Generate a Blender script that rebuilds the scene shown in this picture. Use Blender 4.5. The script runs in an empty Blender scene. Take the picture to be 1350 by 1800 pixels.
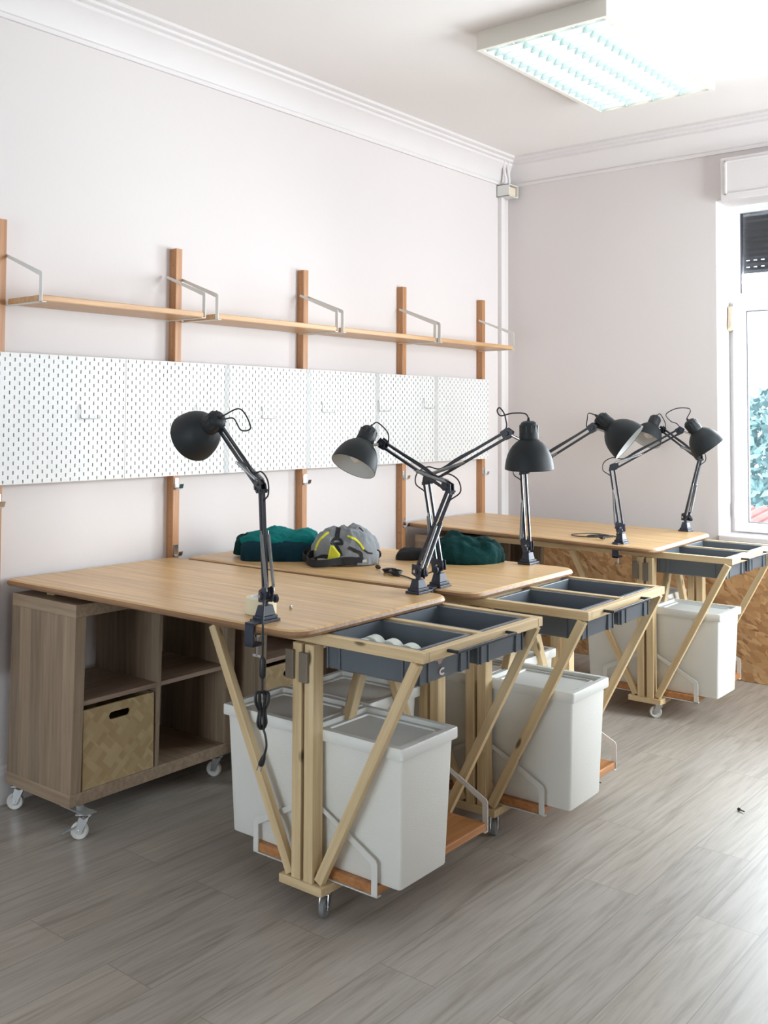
import bpy, bmesh, math, random
from mathutils import Vector, Matrix, noise
from mathutils.bvhtree import BVHTree
random.seed(7)
sc = bpy.context.scene
COL = sc.collection

# ------------------------------------------------------------------ camera
cam_d = bpy.data.cameras.new('camera')
cam = bpy.data.objects.new('camera', cam_d)
COL.objects.link(cam)
R3 = Vector((0.77825526, 0.62793377, 0.00423418))
U3 = Vector((0.02212443, -0.03415827, 0.99917152))
F3 = Vector((-0.62755817, 0.77751681, 0.04047653))
M = Matrix.Identity(4)
for i in range(3):
    M[i][0], M[i][1], M[i][2] = R3[i], U3[i], -F3[i]
M[0][3], M[1][3], M[2][3] = 3.59437, -2.63316, 1.49222
cam.matrix_world = M
cam_d.sensor_width = 36
cam_d.sensor_fit = 'AUTO'
cam_d.lens = 1761.22 / 1800 * 36
cam_d.shift_y = -(900 - 660.88) / 1800
cam_d.clip_start = 0.05
sc.camera = cam

# ------------------------------------------------------------------ world, lights, exposure
w = bpy.data.worlds.new('sky')
sc.world = w
w.use_nodes = True
wn = w.node_tree.nodes
wn['Background'].inputs[0].default_value = (0.86, 0.93, 1.0, 1)
wn['Background'].inputs[1].default_value = 5.0

def area(name, loc, rot, sx, sy, power, col):
    l = bpy.data.lights.new(name, 'AREA')
    l.shape = 'RECTANGLE'
    l.size, l.size_y, l.energy, l.color = sx, sy, power, col
    o = bpy.data.objects.new(name, l)
    o.location = loc
    o.rotation_euler = rot
    COL.objects.link(o)
    return o
PI = math.pi
# daylight entering through the two openings of the right wall and the far window, plus added fill
area('daylight_far_side_window', (4.52, 2.33, 1.75), (0, PI / 2, 0), 1.9, 1.3, 185, (0.93, 0.96, 1.0))
area('daylight_end_window', (2.3, 3.62, 1.75), (-PI / 2, 0, 0), 1.5, 1.8, 185, (0.88, 0.94, 1.0))
area('fill_behind_camera', (1.75, -4.85, 1.1), (PI / 2, 0, 0), 1.5, 1.9, 30, (0.82, 0.91, 1.0))  # added fill for surfaces facing the camera, no known source behind it
sun_d = bpy.data.lights.new('sun', 'SUN')            # stands behind the house, lights the garden only
sun_d.energy, sun_d.angle, sun_d.color = 2.0, 0.01, (1.0, 0.96, 0.9)
sun = bpy.data.objects.new('sun', sun_d)
sun.rotation_euler = Vector((0.15, 0.75, -0.65)).to_track_quat('-Z', 'Y').to_euler()
COL.objects.link(sun)
sc.view_settings.view_transform = 'Standard'
sc.view_settings.look = 'None'
sc.view_settings.gamma = 1
sc.view_settings.use_curve_mapping = False
sc.view_settings.exposure = 0.18
sc.cycles.max_bounces = 10
sc.cycles.diffuse_bounces = 6
sc.cycles.caustics_reflective = False
sc.cycles.caustics_refractive = False

# ------------------------------------------------------------------ materials
def nmat(name):
    m = bpy.data.materials.new(name)
    m.use_nodes = True
    nt = m.node_tree
    return m, nt, nt.nodes['Principled BSDF'], nt.nodes, nt.links

def mixrgb(N, L, fac, a, b, mode='MIX'):
    n = N.new('ShaderNodeMix')
    n.data_type = 'RGBA'
    n.blend_type = mode
    for s, v in ((0, fac), (6, a), (7, b)):
        if hasattr(v, 'links'):
            L.new(v, n.inputs[s])
        else:
            n.inputs[s].default_value = v if s == 0 else (*v[:3], 1)
    return n.outputs[2]

def plain(name, col, rough=0.6, metal=0.0, var=0.05, nscale=6, bump=0.0, bscale=200, spec=0.5):
    m, nt, P, N, L = nmat(name)
    tc = N.new('ShaderNodeTexCoord')
    nz = N.new('ShaderNodeTexNoise')
    nz.inputs['Scale'].default_value = nscale
    nz.inputs['Detail'].default_value = 4
    L.new(tc.outputs['Object'], nz.inputs['Vector'])
    a = tuple(max(0, c * (1 - var)) for c in col)
    b = tuple(min(1, c * (1 + var)) for c in col)
    L.new(mixrgb(N, L, nz.outputs[0], a, b), P.inputs['Base Color'])
    P.inputs['Roughness'].default_value = rough
    P.inputs['Metallic'].default_value = metal
    P.inputs['Specular IOR Level'].default_value = spec
    if bump:
        n2 = N.new('ShaderNodeTexNoise')
        n2.inputs['Scale'].default_value = bscale
        n2.inputs['Detail'].default_value = 3
        L.new(tc.outputs['Object'], n2.inputs['Vector'])
        bp = N.new('ShaderNodeBump')
        bp.inputs['Strength'].default_value = bump
        bp.inputs['Distance'].default_value = 0.01
        L.new(n2.outputs[0], bp.inputs['Height'])
        L.new(bp.outputs[0], P.inputs['Normal'])
    return m

def wood(name, c1, c2, axis=0, fine=60, strip=0.0, strip_axis=1, rough=0.5, knots=0.0, strip_var=0.25):
    """grain runs along the object's own axis; optional glued strips"""
    m, nt, P, N, L = nmat(name)
    tc = N.new('ShaderNodeTexCoord')
    oi = N.new('ShaderNodeObjectInfo')
    sh = N.new('ShaderNodeVectorMath')
    sh.operation = 'MULTIPLY_ADD'
    sh.inputs[1].default_value = (7.1, 5.3, 3.7)
    cx = N.new('ShaderNodeCombineXYZ')
    for i in range(3):
        L.new(oi.outputs['Random'], cx.inputs[i])
    L.new(cx.outputs[0], sh.inputs[0])
    L.new(tc.outputs['Object'], sh.inputs[2])
    mp = N.new('ShaderNodeMapping')
    s = [fine, fine, fine]
    s[axis] = fine / 22
    mp.inputs['Scale'].default_value = s
    L.new(sh.outputs[0], mp.inputs[0])
    nz = N.new('ShaderNodeTexNoise')
    nz.inputs['Scale'].default_value = 1
    nz.inputs['Detail'].default_value = 5
    nz.inputs['Roughness'].default_value = 0.6
    L.new(mp.outputs[0], nz.inputs['Vector'])
    rp = N.new('ShaderNodeValToRGB')
    rp.color_ramp.elements[0].position = 0.32
    rp.color_ramp.elements[1].position = 0.68
    rp.color_ramp.elements[0].color = (*c1, 1)
    rp.color_ramp.elements[1].color = (*c2, 1)
    L.new(nz.outputs[0], rp.inputs[0])
    out = rp.outputs[0]
    if strip:
        sx = N.new('ShaderNodeSeparateXYZ')
        L.new(sh.outputs[0], sx.inputs[0])
        dv = N.new('ShaderNodeMath')
        dv.operation = 'DIVIDE'
        dv.inputs[1].default_value = strip
        L.new(sx.outputs[strip_axis], dv.inputs[0])
        fl = N.new('ShaderNodeMath')
        fl.operation = 'FLOOR'
        L.new(dv.outputs[0], fl.inputs[0])
        wh = N.new('ShaderNodeTexWhiteNoise')
        wh.noise_dimensions = '1D'
        L.new(fl.outputs[0], wh.inputs['W'])
        k = 1 - strip_var
        g = mixrgb(N, L, wh.outputs[0], (k, k, k), (1, 1, 1))
        out = mixrgb(N, L, 1.0, out, g, 'MULTIPLY')
    if knots:
        vo = N.new('ShaderNodeTexVoronoi')
        vo.inputs['Scale'].default_value = 1
        mk = N.new('ShaderNodeMapping')
        sk = [14, 14, 14]
        sk[axis] = 5
        mk.inputs['Scale'].default_value = sk
        L.new(sh.outputs[0], mk.inputs[0])
        L.new(mk.outputs[0], vo.inputs['Vector'])
        r2 = N.new('ShaderNodeValToRGB')
        r2.color_ramp.elements[0].position = 0.07
        r2.color_ramp.elements[1].position = 0.14
        L.new(vo.outputs['Distance'], r2.inputs[0])
        out = mixrgb(N, L, r2.outputs[0], tuple(c * knots for c in c1), out)
    L.new(out, P.inputs['Base Color'])
    P.inputs['Roughness'].default_value = rough
    bp = N.new('ShaderNodeBump')
    bp.inputs['Strength'].default_value = 0.08
    bp.inputs['Distance'].default_value = 0.002
    L.new(nz.outputs[0], bp.inputs['Height'])
    L.new(bp.outputs[0], P.inputs['Normal'])
    return m

MAT = {}
MAT['wall'] = plain('painted_wall', (0.685, 0.64, 0.63), 0.85, var=0.02, nscale=1.4, bump=0.05, bscale=38)
MAT['ceiling'] = plain('painted_ceiling', (0.77, 0.735, 0.715), 0.9, var=0.02, nscale=1)
MAT['trim'] = plain('painted_trim', (0.71, 0.675, 0.67), 0.6, var=0.03, nscale=4)
MAT['upvc'] = plain('white_window_frame', (0.86, 0.87, 0.88), 0.35, var=0.02)
MAT['shutter'] = plain('grey_shutter', (0.10, 0.10, 0.115), 0.6, var=0.1)
MAT['beige'] = plain('beige_plastic', (0.72, 0.62, 0.47), 0.6)
MAT['bamboo_top'] = wood('bamboo_worktop', (0.56, 0.335, 0.135), (0.77, 0.515, 0.25), 0, 55, 0.021, 1, 0.34, strip_var=0.16)
MAT['bamboo_edge'] = wood('bamboo_worktop_edge', (0.20, 0.105, 0.050), (0.34, 0.19, 0.095), 0, 60, 0, 1, 0.45)
MAT['bamboo'] = wood('bamboo_orange', (0.40, 0.165, 0.055), (0.58, 0.27, 0.105), 1, 60, 0.02, 0, 0.4, strip_var=0.2)
MAT['bamboo_s'] = wood('bamboo_wall_shelf', (0.50, 0.27, 0.125), (0.66, 0.41, 0.21), 1, 60, 0.02, 0, 0.4, strip_var=0.12)
MAT['bamboo_v'] = wood('bamboo_upright', (0.36, 0.165, 0.07), (0.52, 0.27, 0.125), 2, 70, 0, 1, 0.45)
MAT['pine'] = wood('pine_batten', (0.56, 0.40, 0.21), (0.72, 0.57, 0.345), 0, 48, 0, 1, 0.6, knots=0.28)
MAT['oak'] = wood('stained_oak_upright', (0.26, 0.185, 0.125), (0.40, 0.30, 0.205), 2, 60, 0.068, 0, 0.55, strip_var=0.32)
MAT['oak_x'] = wood('stained_oak_board', (0.26, 0.185, 0.125), (0.40, 0.30, 0.205), 0, 60, 0, 1, 0.55)
MAT['oak_y'] = wood('stained_oak_shelf', (0.24, 0.165, 0.12), (0.36, 0.26, 0.185), 1, 60, 0, 1, 0.55)
MAT['bin'] = plain('white_bin_plastic', (0.79, 0.79, 0.75), 0.45, var=0.02, bump=0.15, bscale=260)
MAT['lid'] = plain('white_lid_plastic', (0.77, 0.78, 0.75), 0.4, var=0.02)
MAT['crate'] = plain('slate_crate_plastic', (0.115, 0.136, 0.158), 0.32, var=0.08, nscale=3)
MAT['label'] = plain('torn_pale_label', (0.80, 0.66, 0.62), 0.8)
MAT['metal_w'] = plain('pale_grey_metal', (0.70, 0.70, 0.67), 0.45, 0.0, var=0.03)
MAT['hinge'] = plain('dull_brown_metal', (0.20, 0.165, 0.125), 0.5, 0.2, var=0.1)
MAT['chrome'] = plain('chrome', (0.62, 0.63, 0.65), 0.2, 1.0, var=0.02)
MAT['wheel'] = plain('white_nylon_wheel', (0.66, 0.65, 0.62), 0.4, var=0.04)
MAT['wheel_g'] = plain('grey_rubber_wheel', (0.20, 0.21, 0.21), 0.5, var=0.06)
MAT['pedal'] = plain('grey_pedal', (0.28, 0.29, 0.29), 0.5)
MAT['lamp'] = plain('black_lamp_paint', (0.012, 0.016, 0.019), 0.55, var=0.08, spec=0.4)
MAT['lamp_arm'] = plain('black_lamp_arm', (0.022, 0.026, 0.036), 0.35, var=0.08)
MAT['clampm'] = plain('black_clamp_plastic', (0.028, 0.034, 0.055), 0.45, var=0.1)
MAT['shade_in'] = plain('pale_grey_reflector', (0.62, 0.63, 0.62), 0.4, var=0.03)
MAT['cable'] = plain('black_cable', (0.014, 0.015, 0.017), 0.5)
MAT['black'] = plain('black_plastic', (0.016, 0.017, 0.02), 0.45)
MAT['spring'] = plain('steel_spring', (0.30, 0.31, 0.32), 0.35, 0.6)
MAT['peg'] = plain('white_pegboard', (0.72, 0.725, 0.72), 0.5, var=0.01)
MAT['pegedge'] = plain('raw_board_edge', (0.56, 0.42, 0.33), 0.8)
MAT['wire'] = plain('grey_wire', (0.42, 0.43, 0.44), 0.4, 0.3)
MAT['tape'] = plain('cream_masking_tape', (0.76, 0.70, 0.50), 0.6, var=0.03)
MAT['tape_w'] = plain('pale_tape_rolls', (0.70, 0.76, 0.70), 0.5, var=0.03)
MAT['card'] = plain('white_card_core', (0.74, 0.76, 0.78), 0.7)
MAT['teal'] = plain('teal_fleece', (0.008, 0.16, 0.155), 0.95, var=0.25, nscale=18, bump=0.5, bscale=160, spec=0.1)
MAT['navy'] = plain('dark_teal_fabric', (0.008, 0.034, 0.05), 0.9, var=0.2, nscale=12, bump=0.4, bscale=220, spec=0.1)
MAT['green'] = plain('dark_green_fabric', (0.006, 0.036, 0.036), 0.9, var=0.4, nscale=7, bump=0.4, bscale=220, spec=0.1)
MAT['greybag'] = plain('grey_nylon', (0.19, 0.205, 0.22), 0.75, var=0.12, nscale=9, bump=0.4, bscale=260)
MAT['yellow'] = plain('acid_yellow_fabric', (0.60, 0.60, 0.025), 0.7, var=0.08)
MAT['webbing'] = plain('black_webbing', (0.012, 0.012, 0.014), 0.8, bump=0.4, bscale=400)
MAT['reflect'] = plain('silver_reflective_strip', (0.45, 0.45, 0.42), 0.4)
MAT['leaf'] = plain('leaf', (0.17, 0.28, 0.29), 0.6, var=0.4, nscale=3)
MAT['bark'] = plain('bark', (0.10, 0.07, 0.05), 0.9)
MAT['tile'] = plain('clay_tile', (0.30, 0.13, 0.12), 0.8, var=0.3, nscale=8)

def mat_floor():
    m, nt, P, N, L = nmat('grey_oak_laminate')
    tc = N.new('ShaderNodeTexCoord')
    mp = N.new('ShaderNodeMapping')
    mp.inputs['Rotation'].default_value = (0, 0, PI / 2)
    mp.inputs['Location'].default_value = (0.35, 0.07, 0)
    L.new(tc.outputs['Object'], mp.inputs[0])
    br = N.new('ShaderNodeTexBrick')
    br.offset = 0.37
    br.inputs['Color1'].default_value = (0, 0, 0, 1)
    br.inputs['Color2'].default_value = (1, 1, 1, 1)
    br.inputs['Mortar'].default_value = (0.5, 0.5, 0.5, 1)
    br.inputs['Scale'].default_value = 1
    br.inputs['Mortar Size'].default_value = 0.0012
    br.inputs['Brick Width'].default_value = 1.28
    br.inputs['Row Height'].default_value = 0.19
    L.new(mp.outputs[0], br.inputs['Vector'])
    add = N.new('ShaderNodeVectorMath')
    add.operation = 'MULTIPLY_ADD'
    add.inputs[1].default_value = (3, 9, 5)
    L.new(br.outputs['Color'], add.inputs[0])
    L.new(tc.outputs['Object'], add.inputs[2])
    m1 = N.new('ShaderNodeMapping')
    m1.inputs['Scale'].default_value = (24, 1.8, 1)
    L.new(add.outputs[0], m1.inputs[0])
    n1 = N.new('ShaderNodeTexNoise')
    n1.inputs['Scale'].default_value = 1
    n1.inputs['Detail'].default_value = 7
    n1.inputs['Roughness'].default_value = 0.62
    n1.inputs['Distortion'].default_value = 1.2
    L.new(m1.outputs[0], n1.inputs['Vector'])
    rp = N.new('ShaderNodeValToRGB')
    e = rp.color_ramp.elements
    e[0].position, e[0].color = 0.28, (0.295, 0.262, 0.222, 1)
    e[1].position, e[1].color = 0.70, (0.47, 0.435, 0.392, 1)
    k = e.new(0.48)
    k.color = (0.405, 0.370, 0.326, 1)
    L.new(n1.outputs[0], rp.inputs[0])
    tone = mixrgb(N, L, br.outputs['Color'], (0.93, 0.93, 0.945), (1.03, 1.025, 1.0))
    out = mixrgb(N, L, 1.0, rp.outputs[0], tone, 'MULTIPLY')
    m2 = N.new('ShaderNodeMapping')
    m2.inputs['Scale'].default_value = (95, 5, 1)
    L.new(add.outputs[0], m2.inputs[0])
    n2 = N.new('ShaderNodeTexNoise')
    n2.inputs['Scale'].default_value = 1
    n2.inputs['Detail'].default_value = 3
    L.new(m2.outputs[0], n2.inputs['Vector'])
    r2 = N.new('ShaderNodeValToRGB')
    r2.color_ramp.elements[0].position, r2.color_ramp.elements[0].color = 0.34, (0.89, 0.88, 0.87, 1)
    r2.color_ramp.elements[1].position, r2.color_ramp.elements[1].color = 0.52, (1.02, 1.02, 1.02, 1)
    L.new(n2.outputs[0], r2.inputs[0])
    out = mixrgb(N, L, 1.0, out, r2.outputs[0], 'MULTIPLY')
    out = mixrgb(N, L, br.outputs['Fac'], out, (0.25, 0.22, 0.19))
    L.new(out, P.inputs['Base Color'])
    P.inputs['Roughness'].default_value = 0.42
    bp = N.new('ShaderNodeBump')
    bp.inputs['Strength'].default_value = 0.06
    bp.inputs['Distance'].default_value = 0.002
    L.new(n1.outputs[0], bp.inputs['Height'])
    L.new(bp.outputs[0], P.inputs['Normal'])
    return m
MAT['floor'] = mat_floor()

def mat_osb():
    m, nt, P, N, L = nmat('oriented_strand_board')
    tc = N.new('ShaderNodeTexCoord')
    prev = None
    for k, (sc_, rot, c1, c2) in enumerate([((52, 15, 52), 0.4, (0.34, 0.17, 0.065), (0.62, 0.37, 0.17)),
                                            ((17, 54, 54), -0.6, (0.27, 0.125, 0.045), (0.66, 0.42, 0.22)),
                                            ((38, 19, 38), 1.1, (0.40, 0.20, 0.08), (0.56, 0.33, 0.15))]):
        mp = N.new('ShaderNodeMapping')
        mp.inputs['Rotation'].default_value = (PI / 2, 0, rot)
        L.new(tc.outputs['Object'], mp.inputs[0])
        ms = N.new('ShaderNodeMapping')
        ms.inputs['Scale'].default_value = sc_
        ms.inputs['Location'].default_value = (k * 3.1, k * 1.7, 0)
        nz = N.new('ShaderNodeTexNoise')
        nz.inputs['Scale'].default_value = 5
        L.new(mp.outputs[0], nz.inputs['Vector'])
        ad = N.new('ShaderNodeVectorMath')
        ad.operation = 'MULTIPLY_ADD'
        ad.inputs[1].default_value = (0.06, 0.06, 0.06)
        L.new(nz.outputs['Color'], ad.inputs[0])
        L.new(mp.outputs[0], ad.inputs[2])
        L.new(ad.outputs[0], ms.inputs[0])
        vo = N.new('ShaderNodeTexVoronoi')
        vo.inputs['Scale'].default_value = 1
        L.new(ms.outputs[0], vo.inputs['Vector'])
        sp = N.new('ShaderNodeSeparateColor')
        L.new(vo.outputs['Color'], sp.inputs[0])
        col = mixrgb(N, L, sp.outputs[0], c1, c2)
        if prev is None:
            prev = col
        else:
            gt = N.new('ShaderNodeMath')
            gt.operation = 'GREATER_THAN'
            gt.inputs[1].default_value = 0.5
            L.new(sp.outputs[1], gt.inputs[0])
            prev = mixrgb(N, L, gt.outputs[0], prev, col)
    L.new(prev, P.inputs['Base Color'])
    P.inputs['Roughness'].default_value = 0.65
    return m
MAT['osb'] = mat_osb()

def mat_weave():
    """diagonal woven bamboo strips"""
    m, nt, P, N, L = nmat('woven_bamboo')
    tc = N.new('ShaderNodeTexCoord')
    mp = N.new('ShaderNodeMapping')
    mp.inputs['Rotation'].default_value = (PI / 4, 0, 0)
    mp.inputs['Scale'].default_value = (1, 1, 1)
    L.new(tc.outputs['Object'], mp.inputs[0])
    fl = []
    for d in ((0.024, 0.075), (0.075, 0.024)):
        ms = N.new('ShaderNodeMapping')
        ms.inputs['Scale'].default_value = (1, 1 / d[0], 1 / d[1])
        L.new(mp.outputs[0], ms.inputs[0])
        f = N.new('ShaderNodeVectorMath')
        f.operation = 'FLOOR'
        L.new(ms.outputs[0], f.inputs[0])
        wn_ = N.new('ShaderNodeTexWhiteNoise')
        L.new(f.outputs[0], wn_.inputs['Vector'])
        fl.append(mixrgb(N, L, wn_.outputs[0], (0.38, 0.265, 0.125), (0.50, 0.375, 0.205)))
    ck = N.new('ShaderNodeTexChecker')
    ck.inputs['Scale'].default_value = 20
    L.new(mp.outputs[0], ck.inputs['Vector'])
    L.new(mixrgb(N, L, ck.outputs['Fac'], fl[0], fl[1]), P.inputs['Base Color'])
    P.inputs['Roughness'].default_value = 0.55
    return m
MAT['weave'] = mat_weave()

def mat_glass():
    m, nt, P, N, L = nmat('window_glass')
    N.remove(P)
    tr = N.new('ShaderNodeBsdfTransparent')
    tr.inputs[0].default_value = (0.96, 0.98, 0.98, 1)
    gl = N.new('ShaderNodeBsdfGlossy')
    gl.inputs['Roughness'].default_value = 0.02
    fr = N.new('ShaderNodeFresnel')
    fr.inputs[0].default_value = 1.45
    mx = N.new('ShaderNodeMixShader')
    L.new(fr.outputs[0], mx.inputs[0])
    L.new(tr.outputs[0], mx.inputs[1])
    L.new(gl.outputs[0], mx.inputs[2])
    L.new(mx.outputs[0], N['Material Output'].inputs[0])
    return m
MAT['glass'] = mat_glass()

def mat_emit(name, col, s):
    m, nt, P, N, L = nmat(name)
    P.inputs['Base Color'].default_value = (*col, 1)
    P.inputs['Emission Color'].default_value = (*col, 1)
    P.inputs['Emission Strength'].default_value = s
    return m
MAT['tube'] = mat_emit('lit_fluorescent_tube', (1.0, 0.98, 0.95), 6.0)
MAT['louver'] = plain('pale_louver', (0.60, 0.70, 0.70), 0.3, 0.25, var=0.02)
MAT['fixture'] = plain('cream_fixture', (0.74, 0.71, 0.64), 0.5, var=0.02)

# ------------------------------------------------------------------ mesh toolkit
class MB:
    def __init__(s):
        s.v, s.f, s.mi, s.cur = [], [], [], 0

    def add(s, vs, fs):
        b = len(s.v)
        s.v += [tuple(p) for p in vs]
        s.f += [tuple(i + b for i in f) for f in fs]
        s.mi += [s.cur] * len(fs)
        return s

    def box(s, x0, x1, y0, y1, z0, z1, fn=None):
        v = [(x, y, z) for x in (x0, x1) for y in (y0, y1) for z in (z0, z1)]
        if fn:
            v = [fn(*p) for p in v]
        return s.add(v, [(0, 1, 3, 2), (4, 6, 7, 5), (0, 4, 5, 1), (2, 3, 7, 6), (0, 2, 6, 4), (1, 5, 7, 3)])

    def frustum(s, c0, a0, b0, c1, a1, b1):
        v = []
        for c, a, b in ((c0, a0, b0), (c1, a1, b1)):
            v += [(c[0] - a, c[1] - b, c[2]), (c[0] + a, c[1] - b, c[2]), (c[0] + a, c[1] + b, c[2]), (c[0] - a, c[1] + b, c[2])]
        return s.add(v, [(3, 2, 1, 0), (4, 5, 6, 7), (0, 1, 5, 4), (1, 2, 6, 5), (2, 3, 7, 6), (3, 0, 4, 7)])

    def obox(s, o, ax, ay, az):
        o, ax, ay, az = map(Vector, (o, ax, ay, az))
        v = [o + ax * i + ay * j + az * k for i in (-.5, .5) for j in (-.5, .5) for k in (-.5, .5)]
        return s.add(v, [(0, 1, 3, 2), (4, 6, 7, 5), (0, 4, 5, 1), (2, 3, 7, 6), (0, 2, 6, 4), (1, 5, 7, 3)])

    def bar(s, p, q, wdt, hgt, ref=(0, 0, 1)):
        p, q = Vector(p), Vector(q)
        d = q - p
        n = d.normalized()
        a = n.cross(Vector(ref))
        if a.length < 1e-4:
            a = n.cross(Vector((1, 0, 0)))
        a.normalize()
        b = a.cross(n)
        return s.obox((p + q) / 2, d, a * wdt, b * hgt)

    def ring_tube(s, pts, rad, n=8, cap=True):
        pts = [Vector(p) for p in pts]
        rs = rad if isinstance(rad, (list, tuple)) else [rad] * len(pts)
        t0 = (pts[1] - pts[0]).normalized()
        a = t0.orthogonal().normalized()
        rows = []
        for i, p in enumerate(pts):
            if i == 0:
                t = t0
            elif i == len(pts) - 1:
                t = (pts[i] - pts[i - 1]).normalized()
            else:
                t = (pts[i + 1] - pts[i - 1]).normalized()
            a = (a - t * a.dot(t))
            if a.length < 1e-6:
                a = t.orthogonal()
            a.normalize()
            b = t.cross(a)
            rows.append([p + (a * math.cos(2 * PI * k / n) + b * math.sin(2 * PI * k / n)) * rs[i] for k in range(n)])
        vs = [p for r in rows for p in r]
        fs = [(i * n + k, i * n + (k + 1) % n, (i + 1) * n + (k + 1) % n, (i + 1) * n + k) for i in range(len(pts) - 1) for k in range(n)]
        if cap:
            fs += [tuple(range(n))[::-1], tuple((len(pts) - 1) * n + k for k in range(n))]
        return s.add(vs, fs)

    def lathe(s, o, ax, prof, n=32, close=False):
        """prof: (t along axis, radius)"""
        o, ax = Vector(o), Vector(ax).normalized()
        a = ax.orthogonal().normalized()
        b = ax.cross(a)
        vs = [o + ax * t + (a * math.cos(2 * PI * k / n) + b * math.sin(2 * PI * k / n)) * r for t, r in prof for k in range(n)]
        m_ = len(prof)
        fs = [(i * n + k, i * n + (k + 1) % n, (i + 1) * n + (k + 1) % n, (i + 1) * n + k) for i in range(m_ - 1) for k in range(n)]
        if close:
            fs += [((m_ - 1) * n + k, (m_ - 1) * n + (k + 1) % n, (k + 1) % n, k) for k in range(n)]
        else:
            if prof[0][1] > 1e-5:
                fs.append(tuple(range(n))[::-1])
            if prof[-1][1] > 1e-5:
                fs.append(tuple((m_ - 1) * n + k for k in range(n)))
        return s.add(vs, fs)

    def prism(s, poly, vec):
        """poly: 3D points (planar loop), extruded by vec"""
        n = len(poly)
        vec = Vector(vec)
        vs = [Vector(p) for p in poly] + [Vector(p) + vec for p in poly]
        fs = [tuple(range(n))[::-1], tuple(range(n, 2 * n))] + [(k, (k + 1) % n, n + (k + 1) % n, n + k) for k in range(n)]
        return s.add(vs, fs)

    def strip(s, L1, L2):
        n = len(L1)
        return s.add(list(L1) + list(L2), [(k, k + 1, n + k + 1, n + k) for k in range(n - 1)])

    def build(s, name, mats, parent=None, bevel=0.0, seg=2, smooth=False, loc=None, mod=None, angle=35):
        me = bpy.data.meshes.new(name)
        me.from_pydata(s.v, [], s.f)
        bm = bmesh.new()
        bm.from_mesh(me)
        bmesh.ops.recalc_face_normals(bm, faces=bm.faces)
        bm.to_mesh(me)
        bm.free()
        if not isinstance(mats, (list, tuple)):
            mats = [mats]
        for m in mats:
            me.materials.append(m)
        if len(mats) > 1:
            me.polygons.foreach_set('material_index', s.mi)
        o = bpy.data.objects.new(name, me)
        COL.objects.link(o)
        if parent:
            o.parent = parent
        if loc is not None:
            o.location = loc
        if bevel:
            md = o.modifiers.new('bevel', 'BEVEL')
            md.width = bevel
            md.segments = seg
            md.limit_method = 'ANGLE'
            md.angle_limit = math.radians(40)
        if smooth:
            me.shade_auto_smooth(math.radians(angle)) if hasattr(me, 'shade_auto_smooth') else None
            me.polygons.foreach_set('use_smooth', [True] * len(me.polygons))
            try:
                me.set_sharp_from_angle(angle=math.radians(angle))
            except Exception:
                pass
        me.update()
        return o

def spline(pts, k=8):
    pts = [Vector(p) for p in pts]
    P = [pts[0] * 2 - pts[1]] + pts + [pts[-1] * 2 - pts[-2]]
    out = []
    for i in range(1, len(P) - 2):
        a, b, c, d = P[i - 1:i + 3]
        for j in range(k):
            t = j / k
            out.append(0.5 * ((2 * b) + (c - a) * t + (2 * a - 5 * b + 4 * c - d) * t * t + (3 * b - a - 3 * c + d) * t ** 3))
    out.append(pts[-1])
    return out

def tag(o, label=None, cat=None, group=None, kind=None):
    for k, v in (('label', label), ('category', cat), ('group', group), ('kind', kind)):
        if v:
            o[k] = v
    return o

def empty(name, loc=(0, 0, 0), rz=0.0):
    o = bpy.data.objects.new(name, None)
    o.location = loc
    o.rotation_euler = (0, 0, rz)
    o.empty_display_size = 0.05
    COL.objects.link(o)
    return o

def copy_tree(o, parent=None):
    c = o.copy()
    COL.objects.link(c)
    if parent:
        c.parent = parent
    for ch in list(o.children):
        copy_tree(ch, c)
    return c

def beam(name, p, q, wdt, hgt, m, parent, bevel=0.002, side=None):
    """timber whose own x axis is its length, so that the grain follows it"""
    p, q = Vector(p), Vector(q)
    d = q - p
    x = d.normalized()
    z = Vector(side) if side else Vector((0, 0, 1))
    y = z.cross(x)
    if y.length < 1e-3:
        y = Vector((0, 1, 0))
    y.normalize()
    z = x.cross(y)
    b = MB()
    b.box(-d.length / 2, d.length / 2, -wdt / 2, wdt / 2, -hgt / 2, hgt / 2)
    o = b.build(name, m, parent, bevel)
    mt = Matrix.Identity(4)
    for i in range(3):
        mt[i][0], mt[i][1], mt[i][2], mt[i][3] = x[i], y[i], z[i], ((p + q) / 2)[i]
    o.matrix_local = mt
    return o

# ------------------------------------------------------------------ room shell
D, H = 3.156, 3.221
XR, YF = 4.2, -4.4
def S(o, kind='structure'):
    o['kind'] = kind
    return o
S(MB().box(-0.05, XR + 0.1, YF - 0.1, D + 0.6, -0.06, 0).build('floor', MAT['floor']))
S(MB().box(-0.1, XR + 0.1, YF - 0.1, D + 0.3, H, H + 0.08).build('ceiling', MAT['ceiling']))
S(MB().box(-0.12, 0, YF - 0.1, D + 0.3, 0, H).build('wall_left', MAT['wall']))
b = MB()
b.box(0, 0.95, YF - 0.12, YF, 0, H).box(2.55, XR, YF - 0.12, YF, 0, H).box(0.95, 2.55, YF - 0.12, YF, 2.12, H)
S(b.build('wall_front', MAT['wall']))
dr = S(empty('fill_door_1', (1.75, YF - 0.06, 0)))        # unseen glazed door, added to bring fill light in behind the camera
b = MB()
for xa, xb in ((-0.79, -0.01), (0.01, 0.79)):
    b.box(xa, xa + 0.08, -0.022, 0.022, 0.005, 2.11).box(xb - 0.08, xb, -0.022, 0.022, 0.005, 2.11)
    b.box(xa + 0.08, xb - 0.08, -0.022, 0.022, 0.005, 0.16).box(xa + 0.08, xb - 0.08, -0.022, 0.022, 2.03, 2.11)
b.build('fill_door_frame', MAT['upvc'], dr)
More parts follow.
